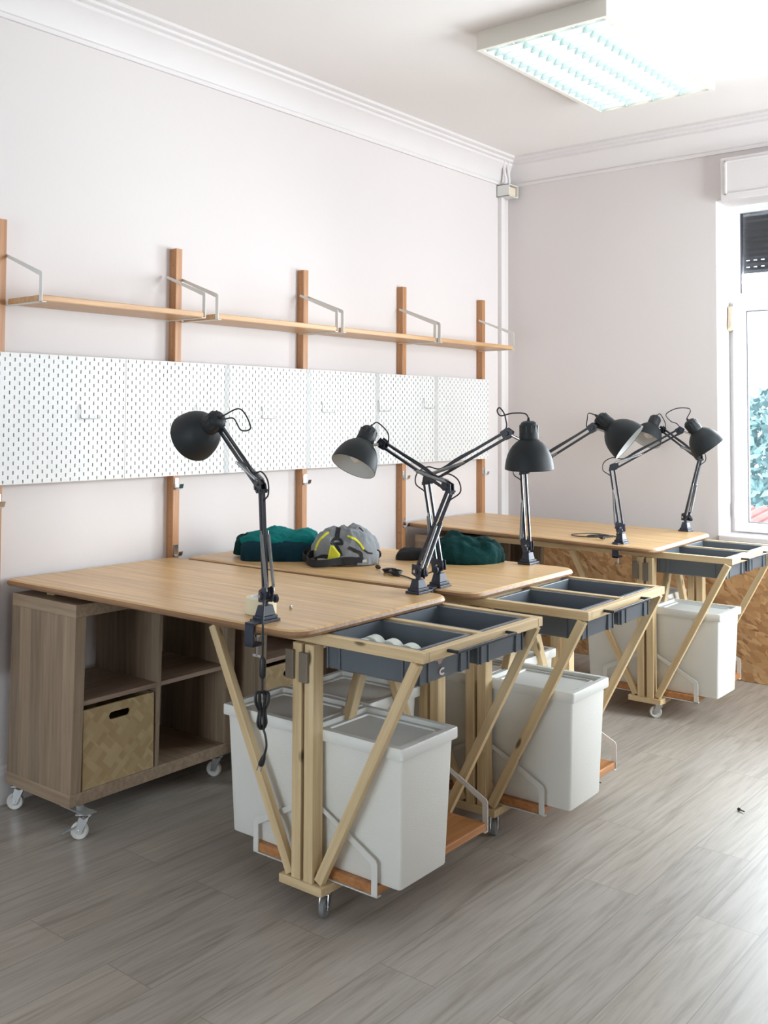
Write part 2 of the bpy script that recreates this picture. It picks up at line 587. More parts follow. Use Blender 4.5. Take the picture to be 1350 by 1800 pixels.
MB().box(-0.71, -0.09, -0.004, 0.004, 0.16, 2.03).build('pane', MAT['glass'], dr)
MB().box(0.09, 0.71, -0.004, 0.004, 0.16, 2.03).build('pane', MAT['glass'], dr)
WX0, WX1, WZ0, WZ1 = 1.43, 3.05, 0.80, 2.77
b = MB()
T = 0.32
b.box(0, WX0, D, D + T, 0, H).box(WX1, XR, D, D + T, 0, H).box(WX0, WX1, D, D + T, 0, WZ0).box(WX0, WX1, D, D + T, WZ1, H)
S(b.build('wall_back', MAT['wall']))
# right wall with two openings (out of frame, the source of the side daylight)
OPEN = [(-2.3, -1.4), (1.65, 3.0)]
b = MB()
y = YF
for a0, a1 in OPEN:
    b.box(XR, XR + 0.25, y, a0, 0, H)
    b.box(XR, XR + 0.25, a0, a1, 0, 0.8).box(XR, XR + 0.25, a0, a1, 2.72, H)
    y = a1
b.box(XR, XR + 0.25, y, D + 0.3, 0, H)
S(b.build('wall_right', MAT['wall']))
for i, (a0, a1) in enumerate(OPEN):
    r = S(empty('window_%d' % (i + 2), (XR + 0.14, (a0 + a1) / 2, 0.8)))
    hw = (a1 - a0) / 2
    fb = MB()
    fb.box(-0.03, 0.03, -hw, -hw + 0.07, 0, 1.92).box(-0.03, 0.03, hw - 0.07, hw, 0, 1.92).box(-0.03, 0.03, -0.04, 0.04, 0, 1.92)
    fb.box(-0.03, 0.03, -hw + 0.07, -0.04, 0, 0.07).box(-0.03, 0.03, -hw + 0.07, -0.04, 1.85, 1.92).box(-0.03, 0.03, 0.04, hw - 0.07, 0, 0.07).box(-0.03, 0.03, 0.04, hw - 0.07, 1.85, 1.92)
    fb.build('window_frame', MAT['upvc'], r)
    MB().box(-0.004, 0.004, -hw + 0.07, hw - 0.07, 0.07, 1.85).build('pane', MAT['glass'], r)

# cornice: cove with small fillets, left and back
prof = [(0.0, 3.045), (0.014, 3.045), (0.016, 3.062), (0.008, 3.072), (0.020, 3.10), (0.045, 3.135), (0.075, 3.160),
        (0.088, 3.168), (0.088, 3.182), (0.108, 3.188), (0.110, 3.200), (0.136, 3.206), (0.136, H), (0.0, H)]
b = MB()
L1 = [(x, YF, z) for x, z in prof]
L2 = [(x, D - x, z) for x, z in prof]
b.strip(L1, L2)
S(b.build('trim_1', MAT['trim'], smooth=True, angle=30))
b = MB()
b.strip([(x, D - x, z) for x, z in prof], [(XR, D - x, z) for x, z in prof])
S(b.build('trim_2', MAT['trim'], smooth=True, angle=30))
# skirting boards
b = MB()
b.box(0, 0.016, YF, D, 0, 0.115)
b.add([(0, YF, 0.115), (0.016, YF, 0.115), (0.010, YF, 0.135), (0, YF, 0.145), (0, D, 0.115), (0.016, D, 0.115), (0.010, D, 0.135), (0, D, 0.145)],
      [(0, 1, 2, 3), (4, 7, 6, 5), (1, 5, 6, 2), (2, 6, 7, 3)])
S(b.build('baseboard_left', MAT['trim'], bevel=0.002))
S(MB().box(0.016, XR, D - 0.014, D, 0, 0.13).build('baseboard_back', MAT['trim'], bevel=0.003))

# end window (window_1) with roller shutter
win = S(empty('window_1', ((WX0 + WX1) / 2, D + 0.25, WZ0)))
def WB():
    return MB()
ox, oy, oz = (WX0 + WX1) / 2, D + 0.25, WZ0
fx0, fx1 = WX0 - ox, WX1 - ox
yb0, yb1 = -0.035, 0.035
b = WB()                                    # fixed outer frame with the transom rail
b.box(fx0, fx0 + 0.062, yb0, yb1, 0.0, 1.97).box(fx1 - 0.062, fx1, yb0, yb1, 0.0, 1.97)
b.box(fx0 + 0.062, fx1 - 0.062, yb0, yb1, 1.925, 1.97).box(fx0 + 0.062, fx1 - 0.062, yb0, yb1, 1.375, 1.44).box(fx0 + 0.062, fx1 - 0.062, yb0, yb1, 0, 0.028)
b.build('window_frame', MAT['upvc'], win)
zs0, zs1 = 0.022, 1.385
b = WB()
for xa, xb in ((fx0 + 0.03, -0.005), (0.005, fx1 - 0.03)):
    b.box(xa, xa + 0.064, yb0 - 0.028, yb1 - 0.02, zs0, zs1).box(xb - 0.064, xb, yb0 - 0.028, yb1 - 0.02, zs0, zs1)
    b.box(xa + 0.064, xb - 0.064, yb0 - 0.028, yb1 - 0.02, zs0, zs0 + 0.05).box(xa + 0.064, xb - 0.064, yb0 - 0.028, yb1 - 0.02, zs1 - 0.052, zs1)
b.build('sash', MAT['upvc'], win)
b = WB()
for xa, xb in ((fx0 + 0.09, -0.06), (0.06, fx1 - 0.09)):
    b.box(xa, xb, -0.012, -0.004, 0.06, 1.335)
b.box(fx0 + 0.055, fx1 - 0.055, -0.012, -0.004, 1.43, 1.93)
b.build('pane', MAT['glass'], win)
b = WB()                                    # rubber seals round the panes
for xa, xb in ((fx0 + 0.092, -0.067), (0.067, fx1 - 0.092)):
    b.box(xa, xa + 0.007, -0.020, 0.004, 0.070, 1.335).box(xa, xb, -0.020, 0.004, 1.329, 1.335).box(xa, xb, -0.020, 0.004, 0.070, 0.076)
b.box(fx0 + 0.060, fx0 + 0.068, -0.02, 0.02, 1.44, 1.925)
b.build('seal', MAT['shutter'], win)
b = WB()
z = 1.93
zl = 0.036
for k in range(10):
    gap = 0.0045 if k in (7, 8) else -0.001
    b.add([(fx0 + 0.05, 0.050, z), (fx1 - 0.05, 0.050, z), (fx1 - 0.05, 0.044, z - 0.017), (fx0 + 0.05, 0.044, z - 0.017),
           (fx1 - 0.05, 0.050, z - zl), (fx0 + 0.05, 0.050, z - zl), (fx0 + 0.05, 0.058, z - 0.017), (fx1 - 0.05, 0.058, z - 0.017)],
          [(0, 1, 2, 3), (3, 2, 4, 5), (0, 6, 7, 1), (6, 5, 4, 7)])
    if gap > 0:                              # a row of ventilation slots between two slats
        xs = fx0 + 0.05
        while xs < fx1 - 0.06:
            b.box(xs, xs + 0.024, 0.049, 0.052, z - zl - gap, z - zl)
            xs += 0.044
    z -= zl + gap
b.build('roller_shutter', MAT['shutter'], win)
b = WB()                                    # shutter housing above, inside the room
b.box(WX0 + 0.05 - ox, WX1 - ox, -0.25 - 0.055, -0.25, 2.755 - oz, 3.005 - oz)
hb = b.build('shutter_box', MAT['trim'], win, 0.004)
b = WB()
xx0 = WX0 + 0.075 - ox
b.box(xx0, xx0 + 0.012, -0.313, -0.303, 2.785 - oz, 2.985 - oz).box(xx0, WX1 - ox - 0.03, -0.313, -0.303, 2.785 - oz, 2.795 - oz)
b.box(xx0, WX1 - ox - 0.03, -0.313, -0.303, 2.975 - oz, 2.985 - oz)
b.build('moulding', MAT['trim'], hb, 0.003)
b = WB()
b.add([(fx0 + 0.006, -0.08, 1.36), (fx0 + 0.034, -0.08, 1.36), (fx0 + 0.038, -0.05, 1.36), (fx0 + 0.002, -0.05, 1.36),
       (fx0 + 0.002, -0.085, 1.22), (fx0 + 0.030, -0.10, 1.24), (fx0 + 0.038, -0.05, 1.22), (fx0 + 0.002, -0.05, 1.21)],
      [(0, 1, 2, 3), (4, 7, 6, 5), (0, 4, 5, 1), (1, 5, 6, 2), (2, 6, 7, 3), (3, 7, 4, 0)])
b.build('strap_guide', MAT['beige'], win, 0.004)
MB().box(fx0 + 0.002, fx1 - 0.002, -0.262, -0.036, -0.02, 0.012).build('window_sill', MAT['trim'], win, 0.006)
b = MB()
b.ring_tube([(fx0 + 0.032, -0.065, 0.10), (fx0 + 0.032, -0.065, 0.19)], 0.008, 8)
b.build('hinge', MAT['upvc'], win)

# cable trunking in the corner with an open junction box
t = empty('cable_trunking', (0, 3.055, 0.6))
MB().box(0, 0.03, -0.028, 0.004, 0, 2.36).build('duct', MAT['trim'], t, 0.003)
MB().box(0, 0.018, 0.012, 0.036, 0, 2.36).build('duct', MAT['trim'], t, 0.003)
bx = MB()
bx.box(0, 0.10, -0.045, -0.040, 2.36, 2.44).box(0, 0.10, 0.065, 0.07, 2.36, 2.44).box(0, 0.10, -0.045, 0.07, 2.36, 2.365).box(0, 0.10, -0.045, 0.07, 2.435, 2.44)
bx.box(0, 0.006, -0.045, 0.07, 2.36, 2.44)
jb = bx.build('junction_box', MAT['metal_w'], t, 0.001)
MB().box(0.01, 0.085, -0.035, 0.06, 2.372, 2.428).build('terminal_block', MAT['beige'], jb, 0.004)
b = MB()
for dy in (0, 0.045):
    b.ring_tube(spline([(0.04, dy - 0.01, 2.44), (0.05, dy - 0.01, 2.48), (0.07, dy - 0.06, 2.55), (0.105, dy - 0.10, 2.61)]), 0.009, 8)
b.build('conduit', MAT['trim'], t, smooth=True)
tag(t, 'white cable duct with open junction box in the room corner', 'cable duct')

# OSB panel along the end wall
tag(MB().box(0.06, 3.6, -0.006, 0.006, -0.35, 0.35).build('chipboard_panel', MAT['osb'], loc=(0, D - 0.024, 0.352)),
    'orange brown strand board panel leaning along the end wall', 'board')

# ------------------------------------------------------------------ ceiling light
cl = empty('ceiling_light', (1.4425, 1.68, H))
hx, hy, hz = 0.3175, 0.60, 0.083
b = MB()
b.box(-hx, -hx + 0.022, -hy, hy, -hz, 0).box(hx - 0.022, hx, -hy, hy, -hz, 0)
b.box(-hx + 0.022, hx - 0.022, -hy, -hy + 0.022, -hz, 0).box(-hx + 0.022, hx - 0.022, hy - 0.022, hy, -hz, 0).box(-hx + 0.022, hx - 0.022, -hy + 0.022, hy - 0.022, -0.008, 0)
b.build('housing', MAT['fixture'], cl)
nch = 4
cw = (2 * hx - 0.044) / nch
for i in range(nch):
    xa = -hx + 0.022 + i * cw
    xc = xa + cw / 2
    b = MB()
    n = 10
    pts = [(xa + cw * k / n, -0.018 - 0.062 * (abs(k / n - 0.5) * 2) ** 2.2) for k in range(n + 1)]
    b.strip([(x, -hy + 0.022, z) for x, z in pts], [(x, hy - 0.022, z) for x, z in pts])
    lv = b.build('louver', MAT['louver'], cl, smooth=True)
    b = MB()
    m_ = 17
    for k in range(m_):
        yy = -hy + 0.05 + k * (2 * hy - 0.10) / (m_ - 1)
        b.prism([(xa + 0.001, yy - 0.003, -hz + 0.002), (xa + cw - 0.001, yy - 0.003, -hz + 0.002), (xa + cw - 0.008, yy - 0.003, -0.042), (xa + cw * .72, yy - 0.003, -hz + 0.012), (xa + cw * .5, yy - 0.003, -hz + 0.008), (xa + cw * .28, yy - 0.003, -hz + 0.012), (xa + 0.008, yy - 0.003, -0.042)], (0, 0.006, 0))
    b.build('blades', MAT['louver'], lv)
    b = MB()
    b.ring_tube([(xc, -hy + 0.04, -0.034), (xc, hy - 0.04, -0.034)], 0.013, 12)
    b.build('fluorescent_tube', MAT['tube'], cl, smooth=True)
tag(cl, 'rectangular fluorescent ceiling light with four lit louvred channels', 'ceiling light')

# ------------------------------------------------------------------ wall storage: uprights, shelves, pegboards, hooks
UY = [0.288 + 0.8328 * k for k in range(-1, 4)]
UY[0] -= 0.030
ORD = ['first', 'second', 'third', 'fourth', 'fifth', 'sixth']
def upright_mesh():
    b = MB()
    b.box(0.0, 0.045, -0.018, 0.018, 0.50, 2.2465)
    return b
proto = None
UPL = ['bamboo wall upright cut by the left edge of the photo', 'bamboo wall upright behind the nearest table, left of the black lamp',
       'bamboo wall upright behind the grey backpack', 'bamboo wall upright just left of the far table',
       'bamboo wall upright nearest the room corner']
for k, y in enumerate(UY):
    if proto is None:
        o = empty('wall_upright', (0, y, 0.5))
        u = upright_mesh()
        u.v = [(x, yy, z - 0.5) for x, yy, z in u.v]
        b = u
        b.cur = 1
        for z in range(27):
            zz = 0.07 + z * 0.064
            b.lathe((0.024, -0.0184, zz), (0, 1, 0), [(0, 0.0032), (0.0369, 0.0032)], 12)
        b.build('post', [MAT['bamboo_v'], MAT['black']], o, 0.002)
        proto = o
    else:
        o = copy_tree(proto)
        o.location = (0, y, 0.5)
    tag(o, UPL[k], 'wall upright', 'bamboo uprights on the wall')
def strip_bracket(mb, xa, za, xb, zb, zlow, y, wdt, th, xback, dirx=1):
    """flat metal strip in a plane of constant y: diagonal, corner, drop, and a lip back under the shelf"""
    h = wdt / 2
    d = Vector((xb - xa, zb - za)).normalized()
    n = Vector((-d.y, d.x))
    if n.y < 0:
        n = -n
    s = 1 if xb > xa else -1
    up = lambda x, z: (x, y, z)
    loop = [(xa + n.x * h * .6, za + n.y * h * .6), (xb + n.x * h * .6 - s * 0.004, zb + n.y * h * .6), (xb + s * 0.004, zb - 0.004),
            (xb + s * 0.004, zlow), (xb + s * 0.004 - s * wdt, zlow), (xb + s * 0.004 - s * wdt, zb - n.y * h * .6 - 0.004), (xa - n.x * h * .6, za - n.y * h * .6)]
    mb.prism([up(*p) for p in loop], (0, th, 0))
    x0, x1 = sorted((xback, xb + s * 0.004))
    mb.box(x0, x1, y, y + 0.02 * (1 if th > 0 else -1), zlow, zlow + 0.003)
    return mb
proto = None
SHL = ['bamboo wall shelf cut by the left edge of the photo', 'bamboo wall shelf second from the left, above the black lamp',
       'bamboo wall shelf second from the room corner', 'bamboo wall shelf nearest the room corner']
for k in range(4):
    if proto is None:
        o = empty('wall_shelf', (0, UY[0], 1.928))
        MB().box(0.048, 0.282, 0.024, 0.8088, -0.012, 0.012).build('shelf_board', MAT['bamboo_s'], o, 0.004)
        for yb, th in ((0.0205, 0.0028), (0.8123, -0.0028)):
            b = MB()
            strip_bracket(b, 0.022, 0.186, 0.283, 0.093, -0.0155, yb, 0.019, th, 0.03)
            b.build('bracket', MAT['metal_w'], o)
        proto = o
    else:
        o = copy_tree(proto)
        o.location = (0, UY[k], 1.928)
    tag(o, SHL[k], 'wall shelf', 'bamboo shelves on the wall')

PW, PZ0, PH, PT = 0.5585, 1.2244, 0.509, 0.006
def peg_mesh(flip=0):
    b = MB()
    nc, nr = 28, 28
    cw_, ch_ = PW / nc, PH / nr
    fx = 0.054
    for i in range(nc):
        for j in range(nr):
            y0, y1 = i * cw_, (i + 1) * cw_
            z0, z1 = j * ch_, (j + 1) * ch_
            if (i + j + flip) % 2 == 0:
                b.add([(fx, y0, z0), (fx, y1, z0), (fx, y1, z1), (fx, y0, z1)], [(0, 1, 2, 3)])
            else:
                yc, zc = (y0 + y1) / 2, (z0 + z1) / 2
                a, h = 0.0026, 0.0072
                o_ = [(y0, z0), (y1, z0), (y1, z1), (y0, z1)]
                q = [(yc - a, zc - h), (yc + a, zc - h), (yc + a, zc + h), (yc - a, zc + h)]
                b.add([(fx, *p) for p in o_] + [(fx, *p) for p in q] + [(fx - PT, *p) for p in q],
                      [(0, 1, 5, 4), (1, 2, 6, 5), (2, 3, 7, 6), (3, 0, 4, 7), (4, 5, 9, 8), (5, 6, 10, 9), (6, 7, 11, 10), (7, 4, 8, 11)])
    return b
b = peg_mesh()
po = empty('pegboard', (0, 0, PZ0))
face = b.build('panel', MAT['peg'], po)
b = MB()
x0, x1 = 0.0455, 0.0538
b.box(x0, x1, 0, 0.006, 0, PH).box(x0, x1, PW - 0.006, PW, 0, PH).box(x0, x1, 0, PW, 0, 0.006).box(x0, x1, 0, PW, PH - 0.006, PH)
b.build('frame', MAT['pegedge'], po)
MB().box(0.0455, 0.0462, 0.006, PW - 0.006, 0.006, PH - 0.006).build('backing', MAT['pegedge'], po)
PGL = ['white pegboard cut by the left edge of the photo', 'white pegboard directly behind the head of the nearest black lamp',
       'white pegboard third from the left, right of the nearest lamp head', 'white pegboard above the teal bundle and grey backpack',
       'white pegboard second from the right end of the row', 'white pegboard at the right end of the row, nearest the corner']
for k in range(6):
    o = po if k == 0 else copy_tree(po)
    o.location = (0, (k - 1) * 0.56 + 0.0005, PZ0)
    if k == 0:
        o.location = (0, -0.592, PZ0)
        o.scale = (1, 1.058, 1)
    tag(o, PGL[k], 'pegboard', 'white pegboards on the wall')
# wire hooks hanging on the pegboards
def wire_hook():
    b = MB()
    b.ring_tube(spline([(0.0, 0.0, 0.055), (0.006, 0.0, 0.035), (0.006, 0.0, 0.004), (0.012, 0.006, -0.004), (0.02, 0.04, -0.004),
                        (0.02, 0.075, -0.004), (0.02, 0.082, 0.003), (0.02, 0.082, 0.010)], 4), 0.0018, 6)
    return b
HY = [(-0.225, 1.482), (0.388, 1.484), (0.80, 1.484), (1.233, 1.517), (1.703, 1.527), (2.123, 1.547)]
HL = ['grey wire hook on the leftmost pegboard', 'grey wire hook half hidden behind the nearest lamp head',
      'grey wire hook on the pegboard third from the left', 'grey wire hook on the pegboard above the grey backpack',
      'grey wire hook second from the right end of the pegboards', 'grey wire hook on the right end of the pegboards']
ho = None
for k, (y, z) in enumerate(HY):
    if ho is None:
        ho = wire_hook().build('wire_hook', MAT['wire'], smooth=True)
        o = ho
    else:
        o = ho.copy()
        COL.objects.link(o)
    o.location = (0.0565, y, z)
    tag(o, HL[k], 'hook', 'wire hooks on the pegboards')
# metal coat hooks on the uprights
CH = [(0, 1.166, 'metal hook at the left edge of the photo below the pegboard'), (1, 1.19, 'shiny metal hook just under the pegboard, left of the nearest lamp'),
      (1, 0.892, 'metal hook low on the upright behind the nearest table'), (2, 1.17, 'metal hook under the pegboard on the upright above the teal bundle'),
      (3, 1.157, 'upper metal hook on the upright left of the far table'), (3, 0.886, 'lower metal hook beside the far table corner'),
      (4, 1.147, 'metal hook on the upright nearest the room corner')]
co = None
for k, z, lab in CH:
    if co is None:
        co = empty('coat_hook', (0, 0, 0))
        MB().box(0.0, 0.003, -0.012, 0.012, -0.02, 0.025).build('plate', MAT['chrome'], co, 0.001)
        b = MB()
        pr_ = [(0.0, -0.018), (0.006, -0.024), (0.018, -0.026), (0.030, -0.020), (0.036, -0.002)]
        for (xa, za), (xb, zb) in zip(pr_[:-1], pr_[1:]):
            b.bar((xa, 0, za), (xb, 0, zb), 0.022, 0.003, (0, 1, 0)) if False else b.obox(((xa + xb) / 2, 0, (za + zb) / 2), (xb - xa, 0, zb - za), (0, 0.022, 0), Vector((-(zb - za), 0, xb - xa)).normalized() * 0.003)
        b.build('prong', MAT['chrome'], co)
        o = co
    else:
        o = copy_tree(co)
    o.location = (0.0455, UY[k], z)
    tag(o, lab, 'hook', 'metal hooks on the uprights')

# ------------------------------------------------------------------ casters
def caster(parent, x, y, top, r, rot, wheel_m, brake=False, width=0.022):
    """swivel caster, its plate at z=top (parent space, floor at 0)"""
    c, s_ = math.cos(rot), math.sin(rot)
    tr = lambda a, b_, z: (x + c * a - s_ * b_, y + s_ * a + c * b_, z)
    b = MB()
    b.box(-0.028, 0.028, -0.022, 0.022, top - 0.004, top, tr)
    b.lathe((x, y, top - 0.018), (0, 0, 1), [(0, 0.016), (0.006, 0.02), (0.014, 0.014)], 16)
    off = -0.018
    for sd in (-1, 1):
        yy = sd * (width / 2 + 0.003)
        b.add([tr(0.018, yy - 0.0012, top - 0.012), tr(-0.018, yy - 0.0012, top - 0.012), tr(off - 0.010, yy - 0.0012, r - 0.006), tr(off + 0.010, yy - 0.0012, r - 0.006),
               tr(0.018, yy + 0.0012, top - 0.012), tr(-0.018, yy + 0.0012, top - 0.012), tr(off - 0.010, yy + 0.0012, r - 0.006), tr(off + 0.010, yy + 0.0012, r - 0.006)],
              [(0, 1, 2, 3), (7, 6, 5, 4), (0, 4, 5, 1), (1, 5, 6, 2), (2, 6, 7, 3), (3, 7, 4, 0)])
    b.box(-0.018, 0.018, -width / 2 - 0.004, width / 2 + 0.004, top - 0.016, top - 0.012, tr)
    cs = b.build('caster', MAT['chrome'], parent)
    b = MB()
    a = Vector(tr(off, -width / 2, r))
    ax = Vector(tr(off, width / 2, r)) - a
    b.lathe(a, ax, [(0.0, 0.006), (0.001, r * .45), (0.004, r * .5), (0.002, r * .72), (0.001, r * .86), (0.003, r * .97), (0.007, r), (width - 0.007, r),
                    (width - 0.003, r * .97), (width - 0.001, r * .86), (width - 0.002, r * .72), (width - 0.004, r * .5), (width - 0.001, r * .45), (width, 0.006)], 28)
    b.build('wheel', wheel_m, cs, smooth=True)
    b = MB()
    b.ring_tube([tr(off, -width / 2 - 0.006, r), tr(off, width / 2 + 0.006, r)], 0.0055, 10)
    b.build('axle', MAT['chrome'], cs)
    if brake:
        b = MB()
        b.box(-0.075, -0.03, -0.016, 0.016, top - 0.05, top - 0.044, lambda a_, b_, z: tr(a_, b_, z + (a_ + 0.03) * 0.5))
        b.build('brake_pedal', MAT['pedal'], cs, 0.002)
    return cs

# ------------------------------------------------------------------ cube shelving unit on casters
def shelving_unit(loc, rz, label):
    o = empty('shelving_unit', loc, rz)
    x0, x1, y0, y1, z0, z1 = 0.045, 0.45, 0.0, 0.782, 0.097, 0.816
    lean = lambda x, y, z: (x + (z - z1) * 0.030, y, z)
    t, ti = 0.046, 0.017
    MB().box(x0, x1, y0, y1, z0, z0 + t, lean).build('bottom_board', MAT['oak_x'], o, 0.002)
    MB().box(x0, x1, y0, y1, z1 - t, z1, lean).build('top_board', MAT['oak_x'], o, 0.002)
    MB().box(x0, x1, y0 + 0.001, y0 + t, z0 + t, z1 - t, lean).build('side_panel', MAT['oak'], o, 0.0015)
    MB().box(x0, x1, y1 - t, y1 - 0.001, z0 + t, z1 - t, lean).build('side_panel', MAT['oak'], o, 0.0015)
    ym, zm = (y0 + y1) / 2, (z0 + z1) / 2
    MB().box(x0 + 0.005, x1 - 0.005, ym - ti / 2, ym + ti / 2, z0 + t, z1 - t, lean).build('divider', MAT['oak'], o, 0.001)
    MB().box(x0 + 0.005, x1 - 0.006, y0 + t, ym - ti / 2, zm - ti / 2, zm + ti / 2, lean).build('shelf', MAT['oak_y'], o, 0.001)
    MB().box(x0 + 0.005, x1 - 0.006, ym + ti / 2, y1 - t, zm - ti / 2, zm + ti / 2, lean).build('shelf', MAT['oak_y'], o, 0.001)
    for cx_, cy_, rot, br in ((0.080, 0.035, 0.7, False), (0.500, 0.026, 0.68, True), (0.062, 0.74, 2.2, False), (0.405, 0.74, 0.4, False)):
        caster(o, cx_ - 0.015, cy_, z0 - 0.004, 0.031, rot, MAT['wheel'], br)
    b = MB()
    b.box(0.37, 0.515, 0.004, 0.052, z0 - 0.004, z0 - 0.0005)
    b.lathe((0.455, 0.026, z0 - 0.0005), (0, 0, 1), [(0, 0.014), (0.010, 0.014), (0.013, 0.009)], 16)
    b.build('caster_plate', MAT['pedal'], o)
    tag(o, label, 'shelving unit', 'oak cube shelving units under the tables')
    return o

def woven_box(loc, rz, label):
    """open box of woven bamboo with an oval grip"""
    o = empty('storage_box', loc, rz)
    wx, wy, hz_ = 0.36, 0.318, 0.285
    b = MB()
    n = 48
    yc, zc, a, h = wy / 2, hz_ - 0.045, 0.048, 0.0135
    inner, outer = [], []
    for k in range(n):
        th = 2 * PI * k / n
        ca, sa = math.cos(th), math.sin(th)
        sgn = 1 if ca > 0 else -1
        inner.append((yc + sgn * (a - h) * (1 if abs(ca) > 1e-9 else 0) + h * ca, zc + h * sa))
        # matching point on the rectangle, split at the corners
        outer.append(None)
    per = []
    cor = [(wy, hz_), (0, hz_), (0, 0), (wy, 0)]
    def rect(u):
        segs = [((wy, zc), (wy, hz_)), ((wy, hz_), (0, hz_)), ((0, hz_), (0, 0)), ((0, 0), (wy, 0)), ((wy, 0), (wy, zc))]
        qs = [0, 6, 18, 30, 42, 48]
        for i in range(5):
            if qs[i] <= u <= qs[i + 1]:
                f = (u - qs[i]) / (qs[i + 1] - qs[i])
                (ya, za), (yb_, zb) = segs[i]
                return (ya + (yb_ - ya) * f, za + (zb - za) * f)
    outer = [rect(k) for k in range(n)]
    for xx in (wx, wx - 0.008):
        b.add([(xx, *p) for p in outer] + [(xx, *p) for p in inner], [(k, (k + 1) % n, n + (k + 1) % n, n + k) for k in range(n)])
    b.add([(wx, *p) for p in inner] + [(wx - 0.008, *p) for p in inner], [(k, (k + 1) % n, n + (k + 1) % n, n + k) for k in range(n)])
    b.add([(wx, *p) for p in outer] + [(wx - 0.008, *p) for p in outer], [(k, (k + 1) % n, n + (k + 1) % n, n + k) for k in range(n)])
    b.build('front_panel', MAT['weave'], o)
    b = MB()
    b.box(0, wx - 0.008, 0, 0.008, 0, hz_).box(0, wx - 0.008, wy - 0.008, wy, 0, hz_).box(0, 0.008, 0.008, wy - 0.008, 0, hz_).box(0.008, wx - 0.008, 0.008, wy - 0.008, 0, 0.008)
    b.build('body', MAT['weave'], o)
    tag(o, label, 'storage box', 'woven bamboo boxes in the shelving units')
    return o

# ------------------------------------------------------------------ workbenches
def round_poly(c, r, n=6):
    """c: four 3D corners; rounds in plan, z follows"""
    out = []
    m_ = len(c)
    for i in range(m_):
        p, a, q = Vector(c[i - 1]), Vector(c[i]), Vector(c[(i + 1) % m_])
        ri = r[i]
        u, v = (p - a).normalized(), (q - a).normalized()
        s0, s1 = a + u * ri, a + v * ri
        for k in range(n + 1):
            t_ = k / n
            out.append(s0 * (1 - t_) ** 2 + a * 2 * t_ * (1 - t_) + s1 * t_ ** 2)
    return out

